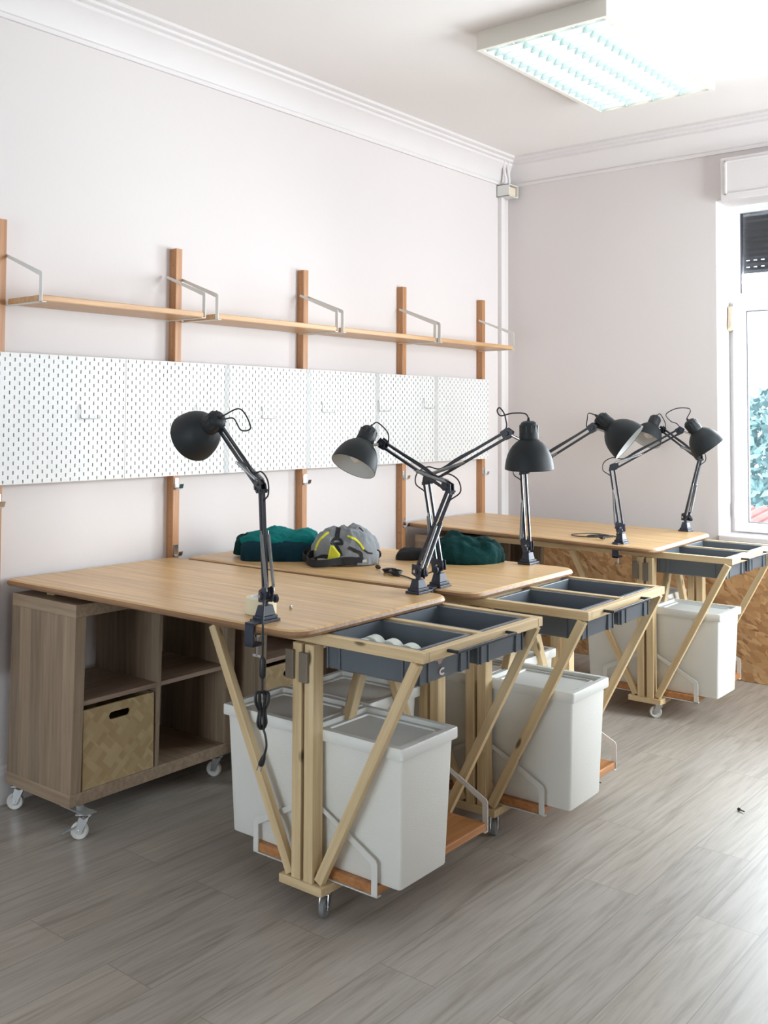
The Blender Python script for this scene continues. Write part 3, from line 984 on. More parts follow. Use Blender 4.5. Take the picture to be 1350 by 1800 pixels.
def workbench(origin, rz, corners, st, label, zr=0.838):
    """corners: worktop corners in the bench frame (near-wall, near-aisle, far-aisle, far-wall);
    st: (dx, dy) of the stand in the bench frame; zr: top of the rails"""
    o = empty('workbench', origin, rz)
    # worktop: bullnosed bamboo slab
    pl = round_poly(corners, [0.02, 0.075, 0.075, 0.02], 8)
    b = MB()
    n = len(pl)
    cen = sum((Vector(p) for p in pl), Vector()) / n
    rows = []
    th = 0.026
    for inset, dz in ((0.010, -th), (0.003, -th + 0.004), (0.0, -th * .55), (0.003, -0.005), (0.009, 0.0)):
        row = []
        for p in pl:
            d = Vector((p.x - cen.x, p.y - cen.y, 0))
            d = Vector((math.copysign(min(abs(d.x), inset), d.x), math.copysign(min(abs(d.y), inset), d.y), 0))
            row.append(p - d + Vector((0, 0, dz)))
        rows.append(row)
    vs = [p for r_ in rows for p in r_]
    fs = [(i * n + k, i * n + (k + 1) % n, (i + 1) * n + (k + 1) % n, (i + 1) * n + k) for i in range(len(rows) - 1) for k in range(n)]
    fs += [tuple(range(n))[::-1], tuple((len(rows) - 1) * n + k for k in range(n))]
    b.cur = 1
    b.add(vs, fs)
    for i in range(len(fs)):
        if i == len(fs) - 1 or (len(rows) - 2) * n <= i < (len(rows) - 1) * n:
            b.mi[i] = 0
    b.build('tabletop', [MAT['bamboo_top'], MAT['bamboo_edge']], o, smooth=True, angle=30)
    dx, dy = st
    X = lambda x: x + dx
    Y = lambda y: y + dy
    P = MAT['pine']
    r = 0.030
    zc = zr - r / 2
    # rails of the crate frame
    beam('rail', (X(0.50), Y(0.130), zc), (X(1.89), Y(0.130), zc), 0.028, r, P, o)
    beam('rail', (X(0.50), Y(0.770), zc), (X(1.89), Y(0.770), zc), 0.028, r, P, o)
    beam('rail', (X(1.40), Y(0.450), zc), (X(1.862), Y(0.450), zc), 0.026, r, P, o)
    fr = beam('front_rail', (X(1.876), Y(0.1445), zc), (X(1.876), Y(0.7555), zc), 0.028, r, P, o)
    beam('rail', (X(1.445), Y(0.1445), zc - 0.002), (X(1.445), Y(0.7555), zc - 0.002), 0.028, r * .86, P, o)
    beam('batten', (X(0.20), Y(0.06), 0.827), (X(0.20), Y(0.72), 0.827), 0.045, 0.02, P, o)
    b = MB()
    xh, zh = X(1.925), zr - 0.012
    b.obox((xh, Y(0.395), zh), (0.008, 0, 0), (0, 0.325, 0), (0, 0, 0.009))
    for yy in (0.236, 0.554):
        b.obox((X(1.907), Y(yy), zh), (0.036, 0, 0), (0, 0.010, 0), (0, 0, 0.009))
    b.build('handle', MAT['black'], o, 0.002)
    # stand: twin posts near and far, base plates, V braces
    for yy, sgn in ((0.123, 1), (0.770, -1)):
        for xx in (1.430, 1.479):
            beam('post', (X(xx), Y(yy), 0.105), (X(xx), Y(yy), zr - r - 0.001), 0.046, 0.036, P, o, side=(1, 0, 0))
        yb = yy + sgn * 0.036
        beam('base_plate', (X(1.364), Y(yb), 0.0915), (X(1.536), Y(yb), 0.0915), 0.125, 0.026, P, o)
        yo = yy - sgn * 0.005
        beam('brace', (X(1.398), Y(yo), 0.109), (X(1.040), Y(yo), zr - 0.032), 0.024, 0.030, P, o, side=(0, 0, 1))
        beam('brace', (X(1.512), Y(yo), 0.112), (X(1.868), Y(yo), zr - 0.032), 0.024, 0.030, P, o, side=(0, 0, 1))
        caster(o, X(1.502), Y(yb), 0.0785, 0.030, (0.5 if st[0] < 0 else 1.95) if sgn > 0 else 2.0, MAT['wheel'] if st[0] < 0 else MAT['wheel_g'], False, 0.02)
        if sgn > 0:
            b = MB()
            b.box(X(1.392), X(1.424), Y(0.088), Y(0.0995), zr - 0.14, zr - 0.052).box(X(1.447), X(1.481), Y(0.088), Y(0.0995), zr - 0.145, zr - 0.055)
            b.build('hinge_plate', MAT['hinge'], o, 0.002)
    beam('brace', (X(1.4545), Y(0.162), 0.185), (X(1.4545), Y(0.428), zr - 0.045), 0.034, 0.030, P, o, side=(1, 0, 0))
    beam('brace', (X(1.4545), Y(0.738), 0.185), (X(1.4545), Y(0.472), zr - 0.045), 0.034, 0.030, P, o, side=(1, 0, 0))
    # two low shelves hung back to back between the posts, each with two strip brackets
    for sx in (1, -1):
        xa, xb = (X(1.478), X(1.700)) if sx > 0 else (X(1.431), X(1.205))
        x0_, x1_ = sorted((xa, xb))
        sh = MB().box(x0_, x1_, Y(0.152), Y(0.741), 0.112, 0.138).build('low_shelf', MAT['bamboo'], o, 0.004)
        for yy, t_ in ((0.1485, 0.003), (0.7445, -0.003)):
            b = MB()
            strip_bracket(b, X(1.4765) if sx > 0 else X(1.4325), 0.318, xb, 0.208, 0.1085, Y(yy), 0.021, t_, xa)
            b.build('bracket', MAT['metal_w'], sh)
    tag(o, label, 'workbench', 'bamboo topped workbenches')
    return o

zt = 0.865
B1 = (Vector((0.03694, -0.52682, 0)), 0.0122)
B2 = (Vector((0.10127, 0.30531, 0)), 0.0266)
B3 = (Vector((0.03, 1.985, 0)), 0.0)
workbench(B1[0], B1[1], [(-0.002, -0.006, zt), (1.524, 0.002, zt), (1.522, 0.799, zt), (0.02, 0.795, zt)], (0.0, 0.0),
          'nearest bamboo workbench with two grey crates, closest to the camera')
workbench(B2[0], B2[1], [(0.003, -0.005, zt), (1.500, 0.010, zt), (1.510, 0.80, zt), (0.003, 0.80, zt)], (0.012, -0.033),
          'middle bamboo workbench carrying the backpack and two bundled garments')
workbench(B3[0], B3[1], [(0.024, -0.012, 0.884), (1.515, 0.010, 0.8535), (1.472, 0.888, 0.8535), (0.024, 0.755, 0.886)], (-0.038, 0.020),
          'far bamboo workbench beside the end window', 0.826)

def inb(B, x, y, z):
    c, s_ = math.cos(B[1]), math.sin(B[1])
    return B[0] + Vector((c * x - s_ * y, s_ * x + c * y, z))
shelving_unit(B1[0], B1[1], 'oak cube shelving unit nearest the camera, holding a woven box')
shelving_unit(inb(B2, 0, 0.01, 0), B2[1], 'oak cube shelving unit under the middle table, mostly hidden')
shelving_unit(inb(B3, 0.01, 0.02, 0), B3[1], 'oak cube shelving unit under the far table by the strand board')
woven_box(inb(B1, 0.066, 0.055, 0.144), B1[1], 'woven bamboo box with oval grip under the nearest table')
woven_box(inb(B2, 0.066, 0.065, 0.144), B2[1], 'woven bamboo box half hidden behind the posts under the middle table')

# ------------------------------------------------------------------ lidded bins
def make_bin():
    o = empty('storage_bin')
    b = MB()
    zt_ = 0.382
    # tapered, rounded tub
    def loop(cx_, hx_, hy_, z, rad=0.010, n=4):
        pts = []
        for qx, qy, a0 in ((1, 1, 0), (-1, 1, PI / 2), (-1, -1, PI), (1, -1, 1.5 * PI)):
            for k in range(n + 1):
                a_ = a0 + k / n * PI / 2
                pts.append((cx_ + qx * (hx_ - rad) + rad * math.cos(a_), qy * (hy_ - rad) + rad * math.sin(a_), z))
        return pts
    rows = [loop(0, 0.150, 0.110, 0.0), loop(0, 0.154, 0.114, 0.001), loop(0, 0.156, 0.116, 0.005), loop(0, 0.171, 0.130, zt_)]
    n = len(rows[0])
    b.add([p for r_ in rows for p in r_], [(i * n + k, i * n + (k + 1) % n, (i + 1) * n + (k + 1) % n, (i + 1) * n + k) for i in range(3) for k in range(n)] + [tuple(range(n))[::-1]])
    b.build('tub', MAT['bin'], o, smooth=True, angle=40)
    b = MB()
    h = 0.034
    z0 = zt_ - 0.006
    rows = [loop(0, 0.181, 0.141, z0, 0.008), loop(0, 0.183, 0.143, z0 + 0.003, 0.009), loop(0, 0.183, 0.143, z0 + h - 0.003, 0.009), loop(0, 0.181, 0.141, z0 + h, 0.008),
            loop(0, 0.163, 0.123, z0 + h, 0.008), loop(0, 0.161, 0.121, z0 + h - 0.014, 0.008), loop(0, 0.142, 0.102, z0 + h - 0.014, 0.008),
            loop(0, 0.140, 0.100, z0 + h - 0.009, 0.008), loop(0, 0.134, 0.094, z0 + h - 0.009, 0.008), loop(0, 0.132, 0.092, z0 + h - 0.014, 0.008)]
    b.add([p for r_ in rows for p in r_], [(i * n + k, i * n + (k + 1) % n, (i + 1) * n + (k + 1) % n, (i + 1) * n + k) for i in range(len(rows) - 1) for k in range(n)]
          + [tuple((len(rows) - 1) * n + k for k in range(n)), tuple(range(n))[::-1]])
    ld = b.build('lid', MAT['lid'], o, smooth=True, angle=35)
    b = MB()
    b.box(0.150, 0.170, -0.05, 0.05, z0 + h - 0.0138, z0 + h - 0.003)
    b.build('lid_catch', MAT['lid'], ld, 0.003)
    return o
BINS = [(B1, 1.614, 0.287, 0.0, 'white lidded bin on the nearest low shelf, front right'),
        (B1, 1.240, 0.287, 0.0, 'white lidded bin behind the hanging lamp cord'),
        (B1, 1.255, 0.585, 0.0, 'white lidded bin behind the posts of the nearest bench'),
        (B2, 1.648, 0.256, 0.0, 'white lidded bin under the middle bench, on the aisle side'),
        (B2, 1.278, 0.255, 0.0, 'white lidded bin hidden behind the twin posts of the middle bench'),
        (B2, 1.280, 0.552, 0.0, 'white lidded bin farthest back on the middle bench'),
        (B3, 1.600, 0.308, 0.0, 'white lidded bin under the far bench, on the window side'),
        (B3, 1.230, 0.308, 0.0, 'white lidded bin on the left of the far posts'),
        (B3, 1.185, 0.632, 0.0, 'white lidded bin against the strand board')]
pb = None
for B, x, y, _, lab in BINS:
    if pb is None:
        pb = make_bin()
        o = pb
    else:
        o = copy_tree(pb)
    o.location = inb(B, x, y, 0.1385)
    o.rotation_euler = (0, 0, B[1])
    tag(o, lab, 'bin', 'white lidded bins')

# ------------------------------------------------------------------ euro crates in the frames
def make_crate():
    o = empty('storage_crate')
    hx_, hy_, h = 0.178, 0.136, 0.105
    bx_, by_ = 0.168, 0.126
    t_ = 0.005
    b = MB()
    def ring(a, c, z):
        return [(-a, -c, z), (a, -c, z), (a, c, z), (-a, c, z)]
    rows = [ring(bx_ - .004, by_ - .004, 0), ring(bx_, by_, 0.004), ring(bx_ + 0.004, by_ + 0.004, h - 0.022), ring(bx_ + 0.004, by_ + 0.004, h - 0.008),
            ring(hx_, hy_, h - 0.006), ring(hx_, hy_, h), ring(bx_ - 0.004, by_ - 0.004, h), ring(bx_ - 0.012, by_ - 0.012, t_)]
    b.add([p for r_ in rows for p in r_], [(i * 4 + k, i * 4 + (k + 1) % 4, (i + 1) * 4 + (k + 1) % 4, (i + 1) * 4 + k) for i in range(len(rows) - 1) for k in range(4)]
          + [(3, 2, 1, 0), (28, 29, 30, 31)])
    for sx in (-1, 1):
        for yy in (-by_ - .001, -by_ + 0.040, by_ - 0.046, by_ - 0.005):
            b.box(sx * bx_, sx * (hx_ - 0.001), yy, yy + 0.006, 0.002, h - 0.007)
        for ya, yb_ in ((-by_ + .003, -by_ + 0.042), (by_ - 0.042, by_ - 0.003)):
            b.box(sx * bx_, sx * (hx_ - 0.006), ya, yb_, 0.002, h - 0.007)
    for sy in (-1, 1):
        for xx in (-bx_ - 0.001, -bx_ + 0.046, bx_ - 0.052, bx_ - 0.005):
            b.box(xx, xx + 0.006, sy * by_, sy * (hy_ - 0.001), 0.002, h - 0.007)
    b.build('tray', MAT['crate'], o, 0.0015)
    return o
CR = [(B1, 1.668, 0.290, 0.729, 'slate grey crate holding rolls of tape, nearest the camera'),
      (B1, 1.668, 0.610, 0.729, 'slate grey empty crate beside the one with tape rolls'),
      (B2, 1.680, 0.257, 0.729, 'slate grey crate at the near end of the middle bench'),
      (B2, 1.680, 0.577, 0.729, 'slate grey crate on the far side of the middle bench frame'),
      (B3, 1.630, 0.310, 0.717, 'slate grey crate on the near side of the far bench frame'),
      (B3, 1.630, 0.630, 0.717, 'slate grey crate closest to the end window')]
pc = None
crates = []
for B, x, y, z, lab in CR:
    if pc is None:
        pc = make_crate()
        o = pc
    else:
        o = copy_tree(pc)
    o.location = inb(B, x, y, z)
    o.rotation_euler = (0, 0, B[1])
    tag(o, lab, 'crate', 'slate grey crates')
    crates.append(o)
# torn label remains on the nearest crate
b = MB()
def lab_poly(pts):
    b.prism([(0.1722, y, z) for y, z in pts], (0.0012, 0, 0))
lab_poly([(-0.060, 0.064), (-0.036, 0.055), (-0.028, 0.044), (-0.016, 0.046), (-0.008, 0.056), (0.006, 0.059), (0.008, 0.070), (-0.016, 0.070)])
n = 12
arc = [(-0.010 + 0.016 * math.cos(a), 0.022 + 0.011 * math.sin(a)) for a in [0.9 + k * 4.5 / n for k in range(n + 1)]]
arc2 = [(-0.010 + 0.010 * math.cos(a), 0.022 + 0.005 * math.sin(a)) for a in [0.9 + k * 4.5 / n for k in range(n + 1)]]
b.strip([(0.1731, *p) for p in arc], [(0.1731, *p) for p in arc2])
b.v = [((0.1731 if x > 0.178 or x == 0.1731 else 0.1725), y, z) for x, y, z in b.v]
b.build('torn_label', MAT['label'], crates[0])

# rolls of tape in the nearest crate
tr_ = None
TL = [(-0.105, 0.012, 'rightmost'), ]
spots = [(-0.112, 0.020), (-0.033, 0.010), (0.046, -0.002), (-0.104, -0.048), (-0.025, -0.058)]
TLAB = ['pale tape roll at the back left of the nearest crate', 'pale tape roll in the middle of the crate cluster', 'pale tape roll at the right of the crate cluster',
        'pale tape roll at the front left of the nearest crate', 'pale tape roll at the front middle of the nearest crate']
for (x, y), lab in zip(spots, TLAB):
    if tr_ is None:
        b = MB()
        b.lathe((0, -0.023, 0), (0, 1, 0), [(0, 0.021), (0, 0.0225), (0, 0.036), (0.002, 0.038), (0.044, 0.038), (0.046, 0.036), (0.046, 0.0225), (0.046, 0.021)], 32, True)
        tr_ = b.build('tape_roll', MAT['tape_w'], smooth=True, angle=40)
        o = tr_
    else:
        o = tr_.copy()
        COL.objects.link(o)
    o.location = inb(B1, 1.668 + x, 0.290 + y, 0.729 + 0.005 + 0.0385)
    o.rotation_euler = (0, 0, 0.15)
    tag(o, lab, 'tape roll', 'pale tape rolls in the crate')
# masking tape and a loose screw on the nearest table
mt_ = empty('tape_roll', (1.270, -0.372, zt))
b = MB()
b.lathe((0, 0, 0), (0, 0, 1), [(0, 0.034), (0, 0.047), (0.002, 0.049), (0.051, 0.049), (0.053, 0.047), (0.053, 0.034)], 40, True)
b.build('tape', MAT['tape'], mt_, smooth=True, angle=40)
b = MB()
b.lathe((0, 0, 0), (0, 0, 1), [(0, 0.0315), (0, 0.034), (0.054, 0.034), (0.054, 0.0315)], 40, True)
b.build('core', MAT['card'], mt_, smooth=True, angle=40)
tag(mt_, 'cream roll of masking tape standing beside the nearest lamp', 'tape roll')
b = MB()
b.lathe((-0.010, 0, 0.006), (1, 0, 0), [(0, 0.0055), (0.004, 0.006), (0.0045, 0.003), (0.020, 0.0028), (0.022, 0.0005)], 12)
o = b.build('screw', MAT['chrome'], smooth=True, loc=(1.299, -0.264, zt))
o.rotation_euler = (0, 0, -0.7)
tag(o, 'small steel screw lying on the nearest tabletop', 'screw')
b = MB()
b.lathe((-0.012, 0, 0.005), (1, 0, 0), [(0, 0.005), (0.003, 0.005), (0.004, 0.0025), (0.024, 0.002)], 10)
o = b.build('screw', MAT['black'], loc=(1.672, 1.153, 0.0))
tag(o, 'tiny dark screw on the floor beside the middle bin', 'screw')
b = MB()
b.lathe((-0.014, 0, 0.006), (1, 0, 0), [(0, 0.006), (0.006, 0.006), (0.007, 0.003), (0.03, 0.0022)], 10)
o = b.build('screw', MAT['black'], loc=(2.227, 1.229, 0.0))
o.rotation_euler = (0, 0, -0.4)
tag(o, 'dark screw on the open floor near the right edge', 'screw')

# ------------------------------------------------------------------ clamp-on desk lamps
def desk_lamp(Bp, E, Hd, Np, ax, out, label, cap_off=0.0, cord=None, capcable=None, elbow_loop=1):
    Bp, E, Hd, Np, ax, out = map(Vector, (Bp, E, Hd, Np, ax, out))
    ax.normalize()
    out.normalize()
    side = Vector((-out.y, out.x, 0))
    o = empty('desk_lamp', Bp)
    q = lambda v: Vector(v) - Bp
    Z = Vector((0, 0, 1))
    A, CL, CH_ = MAT['lamp_arm'], MAT['clampm'], MAT['chrome']
    # clamp: stepped block on the table with a jaw and screw under the edge
    b = MB()
    b.obox(out * 0.000 + Z * 0.0045, out * 0.074, side * 0.060, Z * 0.009)
    b.obox(out * 0.000 + Z * 0.014, out * 0.062, side * 0.048, Z * 0.010)
    ev = [out * a + side * c + Z * z for z, s_ in ((0.019, 1), (0.050, 0.72)) for a, c in ((-0.026 * s_, -0.020 * s_), (0.026 * s_, -0.020 * s_), (0.026 * s_, 0.020 * s_), (-0.026 * s_, 0.020 * s_))]
    b.add(ev, [(3, 2, 1, 0), (4, 5, 6, 7), (0, 1, 5, 4), (1, 2, 6, 5), (2, 3, 7, 6), (3, 0, 4, 7)])
    b.build('clamp', CL, o, 0.002)
    b = MB()
    eo = 0.066
    b.obox(out * eo + Z * -0.030, out * 0.008, side * 0.034, Z * 0.070)
    b.obox(out * 0.045 + Z * -0.062, out * 0.05, side * 0.034, Z * 0.008)
    b.obox(out * 0.052 + Z * 0.003, out * 0.036, side * 0.034, Z * 0.006)
    b.build('clamp_jaw', CL, o, 0.001)
    b = MB()
    b.ring_tube([out * 0.033 + Z * -0.10, out * 0.033 + Z * -0.040], 0.004, 10)
    b.lathe(out * 0.033 + Z * -0.040, Z, [(0, 0.012), (0.006, 0.012)], 14)
    b.obox(out * 0.033 + Z * -0.098, side * 0.034, out * 0.005, Z * 0.008)
    b.build('clamp_screw', CH_, o)
    # arm plane
    d1 = E - Bp
    hp = Vector((Hd.x - E.x, Hd.y - E.y, 0))
    hp.normalize()
    nrm = hp.cross(Z).normalized()
    Sh = Bp + Z * 0.078
    dl = (E - Sh).normalized()
    pl_ = nrm.cross(dl).normalized()
    if pl_.dot(hp) < 0:
        pl_ = -pl_
    du = (Hd - E).normalized()
    pu = nrm.cross(du).normalized()
    if pu.z < 0:
        pu = -pu
    b = MB()
    b.ring_tube([q(Bp + Z * 0.045), q(Bp + Z * 0.062)], 0.009, 14)
    for s_ in (-1, 1):
        c0 = nrm * s_ * 0.011
        b.prism([q(Sh - pl_ * 0.022 - Z * 0.020 + c0), q(Sh + pl_ * 0.022 - Z * 0.020 + c0), q(Sh + pl_ * 0.020 + Z * 0.016 + c0), q(Sh - pl_ * 0.034 + Z * 0.036 + c0)], nrm * s_ * 0.003)
    b.ring_tube([q(Sh - nrm * 0.02), q(Sh + nrm * 0.02)], 0.012, 14)
    b.lathe(q(Sh + nrm * 0.012 - Z * 0.012), nrm, [(0, 0.006), (0.016, 0.006), (0.018, 0.013), (0.028, 0.013)], 12)
    b.build('base_bracket', CL, o, 0.001)
    b = MB()
    b.lathe(q(Sh - nrm * 0.022), nrm, [(0, 0.006), (0.044, 0.006)], 12)
    b.build('pivot_bolt', CH_, o)
    g = 0.0105
    for s_ in (-1, 1):
        b = MB()
        b.bar(q(Sh + pl_ * g * s_), q(E + pl_ * g * s_ - dl * 0.006), 0.0095, 0.0095, nrm)
        b.build('lower_arm', A, o, 0.001)
        b = MB()
        b.bar(q(E + pu * g * s_ * (-1) + du * 0.006), q(Hd + pu * g * s_ * (-1) - du * 0.004), 0.0095, 0.0095, nrm)
        b.build('upper_arm', A, o, 0.001)
    # elbow and head plates
    b = MB()
    for s_ in (-1, 1):
        c0 = nrm * s_ * 0.0075
        b.prism([q(E + pl_ * 0.018 - dl * 0.012 + c0), q(E - pl_ * 0.018 - dl * 0.012 + c0), q(E + pu * 0.020 + c0), q(E + pu * 0.018 + du * 0.042 + c0), q(E - pu * 0.014 + du * 0.034 + c0)], nrm * s_ * 0.003)
    for p_ in (E + pl_ * g - dl * .004, E - pl_ * g - dl * .004, E + pu * g + du * .012, E - pu * g + du * .02):
        b.lathe(q(p_ - nrm * 0.014), nrm, [(0, 0.0045), (0.028, 0.0045)], 10)
    b.build('elbow_joint', A, o)
    b = MB()
    for s_ in (-1, 1):
        c0 = nrm * s_ * 0.007
        b.prism([q(Hd + pu * 0.018 - du * 0.022 + c0), q(Hd + pu * 0.020 + du * 0.010 + c0), q(Hd - pu * 0.004 + du * 0.022 + c0), q(Hd - pu * 0.018 + du * 0.006 + c0), q(Hd - pu * 0.016 - du * 0.022 + c0)], nrm * s_ * 0.003)
    b.lathe(q(Hd - nrm * 0.016), nrm, [(0, 0.006), (0.004, 0.008), (0.028, 0.008), (0.032, 0.006)], 12)
    b.build('head_bracket', A, o)
    toS = (Np - Hd)
    toS = toS - ax * toS.dot(ax)
    neck = Np - toS.normalized() * 0.030
    b = MB()
    b.ring_tube([q(Hd), q(neck)], 0.0055, 10)
    b.ring_tube([q(neck - ax * 0.012 + toS.normalized() * 0.002), q(neck + ax * 0.012 + toS.normalized() * 0.002)], 0.008, 10)
    b.build('swivel_pin', CH_, o)
    # springs
    def spring(p, r_, name='spring'):
        p, r_ = Vector(p), Vector(r_)
        d_ = r_ - p
        n_ = 44
        pr2 = []
        for k in range(n_ * 2 + 1):
            pr2.append((d_.length * k / (n_ * 2), 0.0058 if k % 2 else 0.0045))
        b = MB()
        b.lathe(q(p), d_, pr2, 10)
        b.ring_tube([q(p - d_.normalized() * 0.012), q(p)], 0.002, 6)
        b.ring_tube([q(r_), q(r_ + d_.normalized() * 0.012)], 0.002, 6)
        b.build(name, MAT['spring'], o, smooth=True)
    for s_ in (-1, 1):
        spring(Sh - pl_ * 0.030 + Z * 0.026 + nrm * s_ * 0.012, Sh + dl * 0.185 + pl_ * (-g) + nrm * s_ * 0.012)
        spring(E + pu * 0.016 + du * 0.030 + nrm * s_ * 0.012, E + du * 0.165 - pu * g + nrm * s_ * 0.012)
    # shade
    top = Np - ax * 0.068
    b = MB()
    outp = [(0.066, 0.0335), (0.072, 0.040), (0.078, 0.048), (0.090, 0.060), (0.104, 0.0695), (0.120, 0.077), (0.140, 0.083), (0.158, 0.0863), (0.172, 0.0878)]
    b.cur = 0
    b.lathe(q(top), ax, outp, 48)
    b.f = b.f[:-2]
    b.mi = b.mi[:-2]
    b.cur = 1
    inn = [(t_, r_ - 0.0016) for t_, r_ in outp]
    b.lathe(q(top), ax, inn, 48)
    b.f = b.f[:-2]
    b.mi = b.mi[:-2]
    b.cur = 0
    b.lathe(q(top), ax, [(0.172, 0.0862), (0.1735, 0.0870), (0.172, 0.0878)], 48)
    b.f = b.f[:-2]
    b.mi = b.mi[:-2]
    me = b.build('lamp_shade', [MAT['lamp'], MAT['shade_in']], o, smooth=True, angle=50)
    b = MB()
    b.lathe(q(top), ax, [(0.0, 0.001), (0.0, 0.010), (0.002, 0.020), (0.006, 0.0265), (0.014, 0.0310), (0.028, 0.0335), (0.058, 0.0350), (0.066, 0.0352), (0.068, 0.0335), (0.068, 0.03)], 36)
    cp = b.build('lamp_cap', MAT['lamp'], o, smooth=True, angle=50)
    b = MB()
    a_ = ax.orthogonal().normalized()
    c_ = ax.cross(a_)
    for k in range(12):
        th_ = 2 * PI * k / 12
        rd = a_ * math.cos(th_) + c_ * math.sin(th_)
        tg = ax.cross(rd)
        b.obox(q(top + ax * 0.028 + rd * 0.0325), ax * 0.026, tg * 0.006, rd * 0.0045)
    b.build('vent_slots', MAT['black'], cp, 0.0015)
    b = MB()
    b.lathe(q(top + ax * 0.075), ax, [(0, 0.014), (0.02, 0.014), (0.024, 0.012), (0.04, 0.022), (0.055, 0.028), (0.068, 0.025), (0.078, 0.012), (0.081, 0.002)], 20)
    b.build('bulb', MAT['shade_in'], o, smooth=True)
    b = MB()
    b.lathe(q(top - ax * 0.012), ax, [(0, 0.004), (0.012, 0.007)], 10)
    # cable: cap to head joint, loop at the elbow
    k1 = top - ax * 0.010
    cc = capcable or [(k1 - ax * 0.03 + (Hd - top) * 0.25), (Hd + Z * 0.055 - du * 0.03), (Hd - du * 0.035 + Z * 0.022)]
    pts = [k1] + [Vector(c) for c in cc] + [Hd - du * 0.02 + pu * 0.012]
    el = [E + du * 0.16 + pu * 0.017, E + du * 0.075 + pu * 0.014, E + du * 0.03 + pu * 0.045, E - du * 0.02 + pu * 0.045, E - du * 0.045 + pu * 0.012, E - dl * 0.035 - pl_ * 0.016, E - dl * 0.06 - pl_ * 0.011]
    lc = [Sh + dl * 0.06 - pl_ * 0.011, Sh - pl_ * 0.03 + Z * 0.0]
    b.ring_tube([q(p) for p in spline(pts + el + lc, 8)], 0.0026, 7)
    b.build('cable', MAT['cable'], o, smooth=True)
    if cord:
        cord(o, q, Sh, out, side)
    tag(o, label, 'desk lamp', 'black clamp lamps')
    return o

def plug(b, p, d):
    p, d = Vector(p), Vector(d).normalized()
    s_ = d.orthogonal().normalized()
    b.ring_tube([p, p + d * 0.012, p + d * 0.03, p + d * 0.036], [0.004, 0.0075, 0.0095, 0.0085], 10)
    return [(p + d * 0.036 + s_ * 0.006 * k, p + d * 0.056 + s_ * 0.006 * k) for k in (-1, 1)]

def cord_hanging(o, q, Sh, out, side):
    """cord that drops over the table edge: switch, tied bundle, plug"""
    e = Vector((out.x, out.y, 0)) * 0.080 + side * 0.070
    P0 = Sh - Sh + e
    z = lambda h: e + Vector((0, 0, h))
    b = MB()
    b.ring_tube(spline([Vector((0, 0, 0.07)) + e * 0.45, e * 0.95 + Vector((0, 0, 0.03)), z(-0.02), z(-0.085)], 8), 0.0034, 8)
    b.ring_tube(spline([z(-0.145), z(-0.185)], 3), 0.0034, 8)
    for k in range(8):
        a_ = 2 * PI * k / 8 + 0.3
        r_ = Vector((math.cos(a_), math.sin(a_), 0))
        b.ring_tube(spline([z(-0.185), z(-0.19) + r_ * 0.019, z(-0.215) + r_ * 0.020, z(-0.24) + r_ * 0.010, z(-0.275) + r_ * 0.014, z(-0.292) + r_ * 0.006], 5), 0.0034, 7)
    b.ring_tube([z(-0.234), z(-0.25)], 0.011, 10)
    c2 = side * 0.016
    b.ring_tube(spline([z(-0.28), z(-0.31) + c2 * 0.9, z(-0.34) + c2 * 1.2, z(-0.365) + c2 * 0.7], 6), 0.0034, 7)
    b.build('power_cord', MAT['cable'], o, smooth=True)
    b = MB()
    b.ring_tube([z(-0.085), z(-0.092), z(-0.138), z(-0.145)], [0.006, 0.0095, 0.0095, 0.006], 12)
    b.build('switch', MAT['black'], o, smooth=True, angle=50)
    b = MB()
    pins = plug(b, z(-0.365) + c2 * 0.7, Vector((0, 0, -1)) - side * 0.45)
    pg = b.build('plug', MAT['black'], o, smooth=True)
    b = MB()
    for p_, r_ in pins:
        b.ring_tube([p_, r_], 0.002, 8)
    b.build('pin', MAT['chrome'], pg)

def cord_table(path, bundle, plug_at=None):
    def f(o, q, Sh, out, side):
        b = MB()
        b.ring_tube([q(p) for p in spline(path, 8)], 0.0028, 7)
        c0, dirv, n_ = bundle
        c0, dirv = Vector(c0), Vector(dirv).normalized()
        s2 = Vector((-dirv.y, dirv.x, 0))
        for k in range(n_):
            w_ = 0.013 + 0.005 * k
            zz = Vector((0, 0, 0.004 + 0.004 * k))
            L_ = 0.068 - 0.005 * k
            b.ring_tube([q(p) for p in spline([c0 - dirv * L_ + zz, c0 - dirv * L_ * .6 + s2 * w_ + zz, c0 + zz * 1.3 + s2 * 0.006, c0 + dirv * L_ * .6 + s2 * w_ + zz, c0 + dirv * L_ + zz,
                                               c0 + dirv * L_ * .6 - s2 * w_ + zz, c0 + zz * 1.3 - s2 * 0.006, c0 - dirv * L_ * .6 - s2 * w_ + zz, c0 - dirv * L_ + zz], 5)], 0.0028, 7)
        b.build('power_cord', MAT['cable'], o, smooth=True)
        if plug_at:
            b = MB()
            p_, d_ = plug_at
            pins = plug(b, q(p_), d_)
            b.build('plug', MAT['black'], o, smooth=True)
    return f

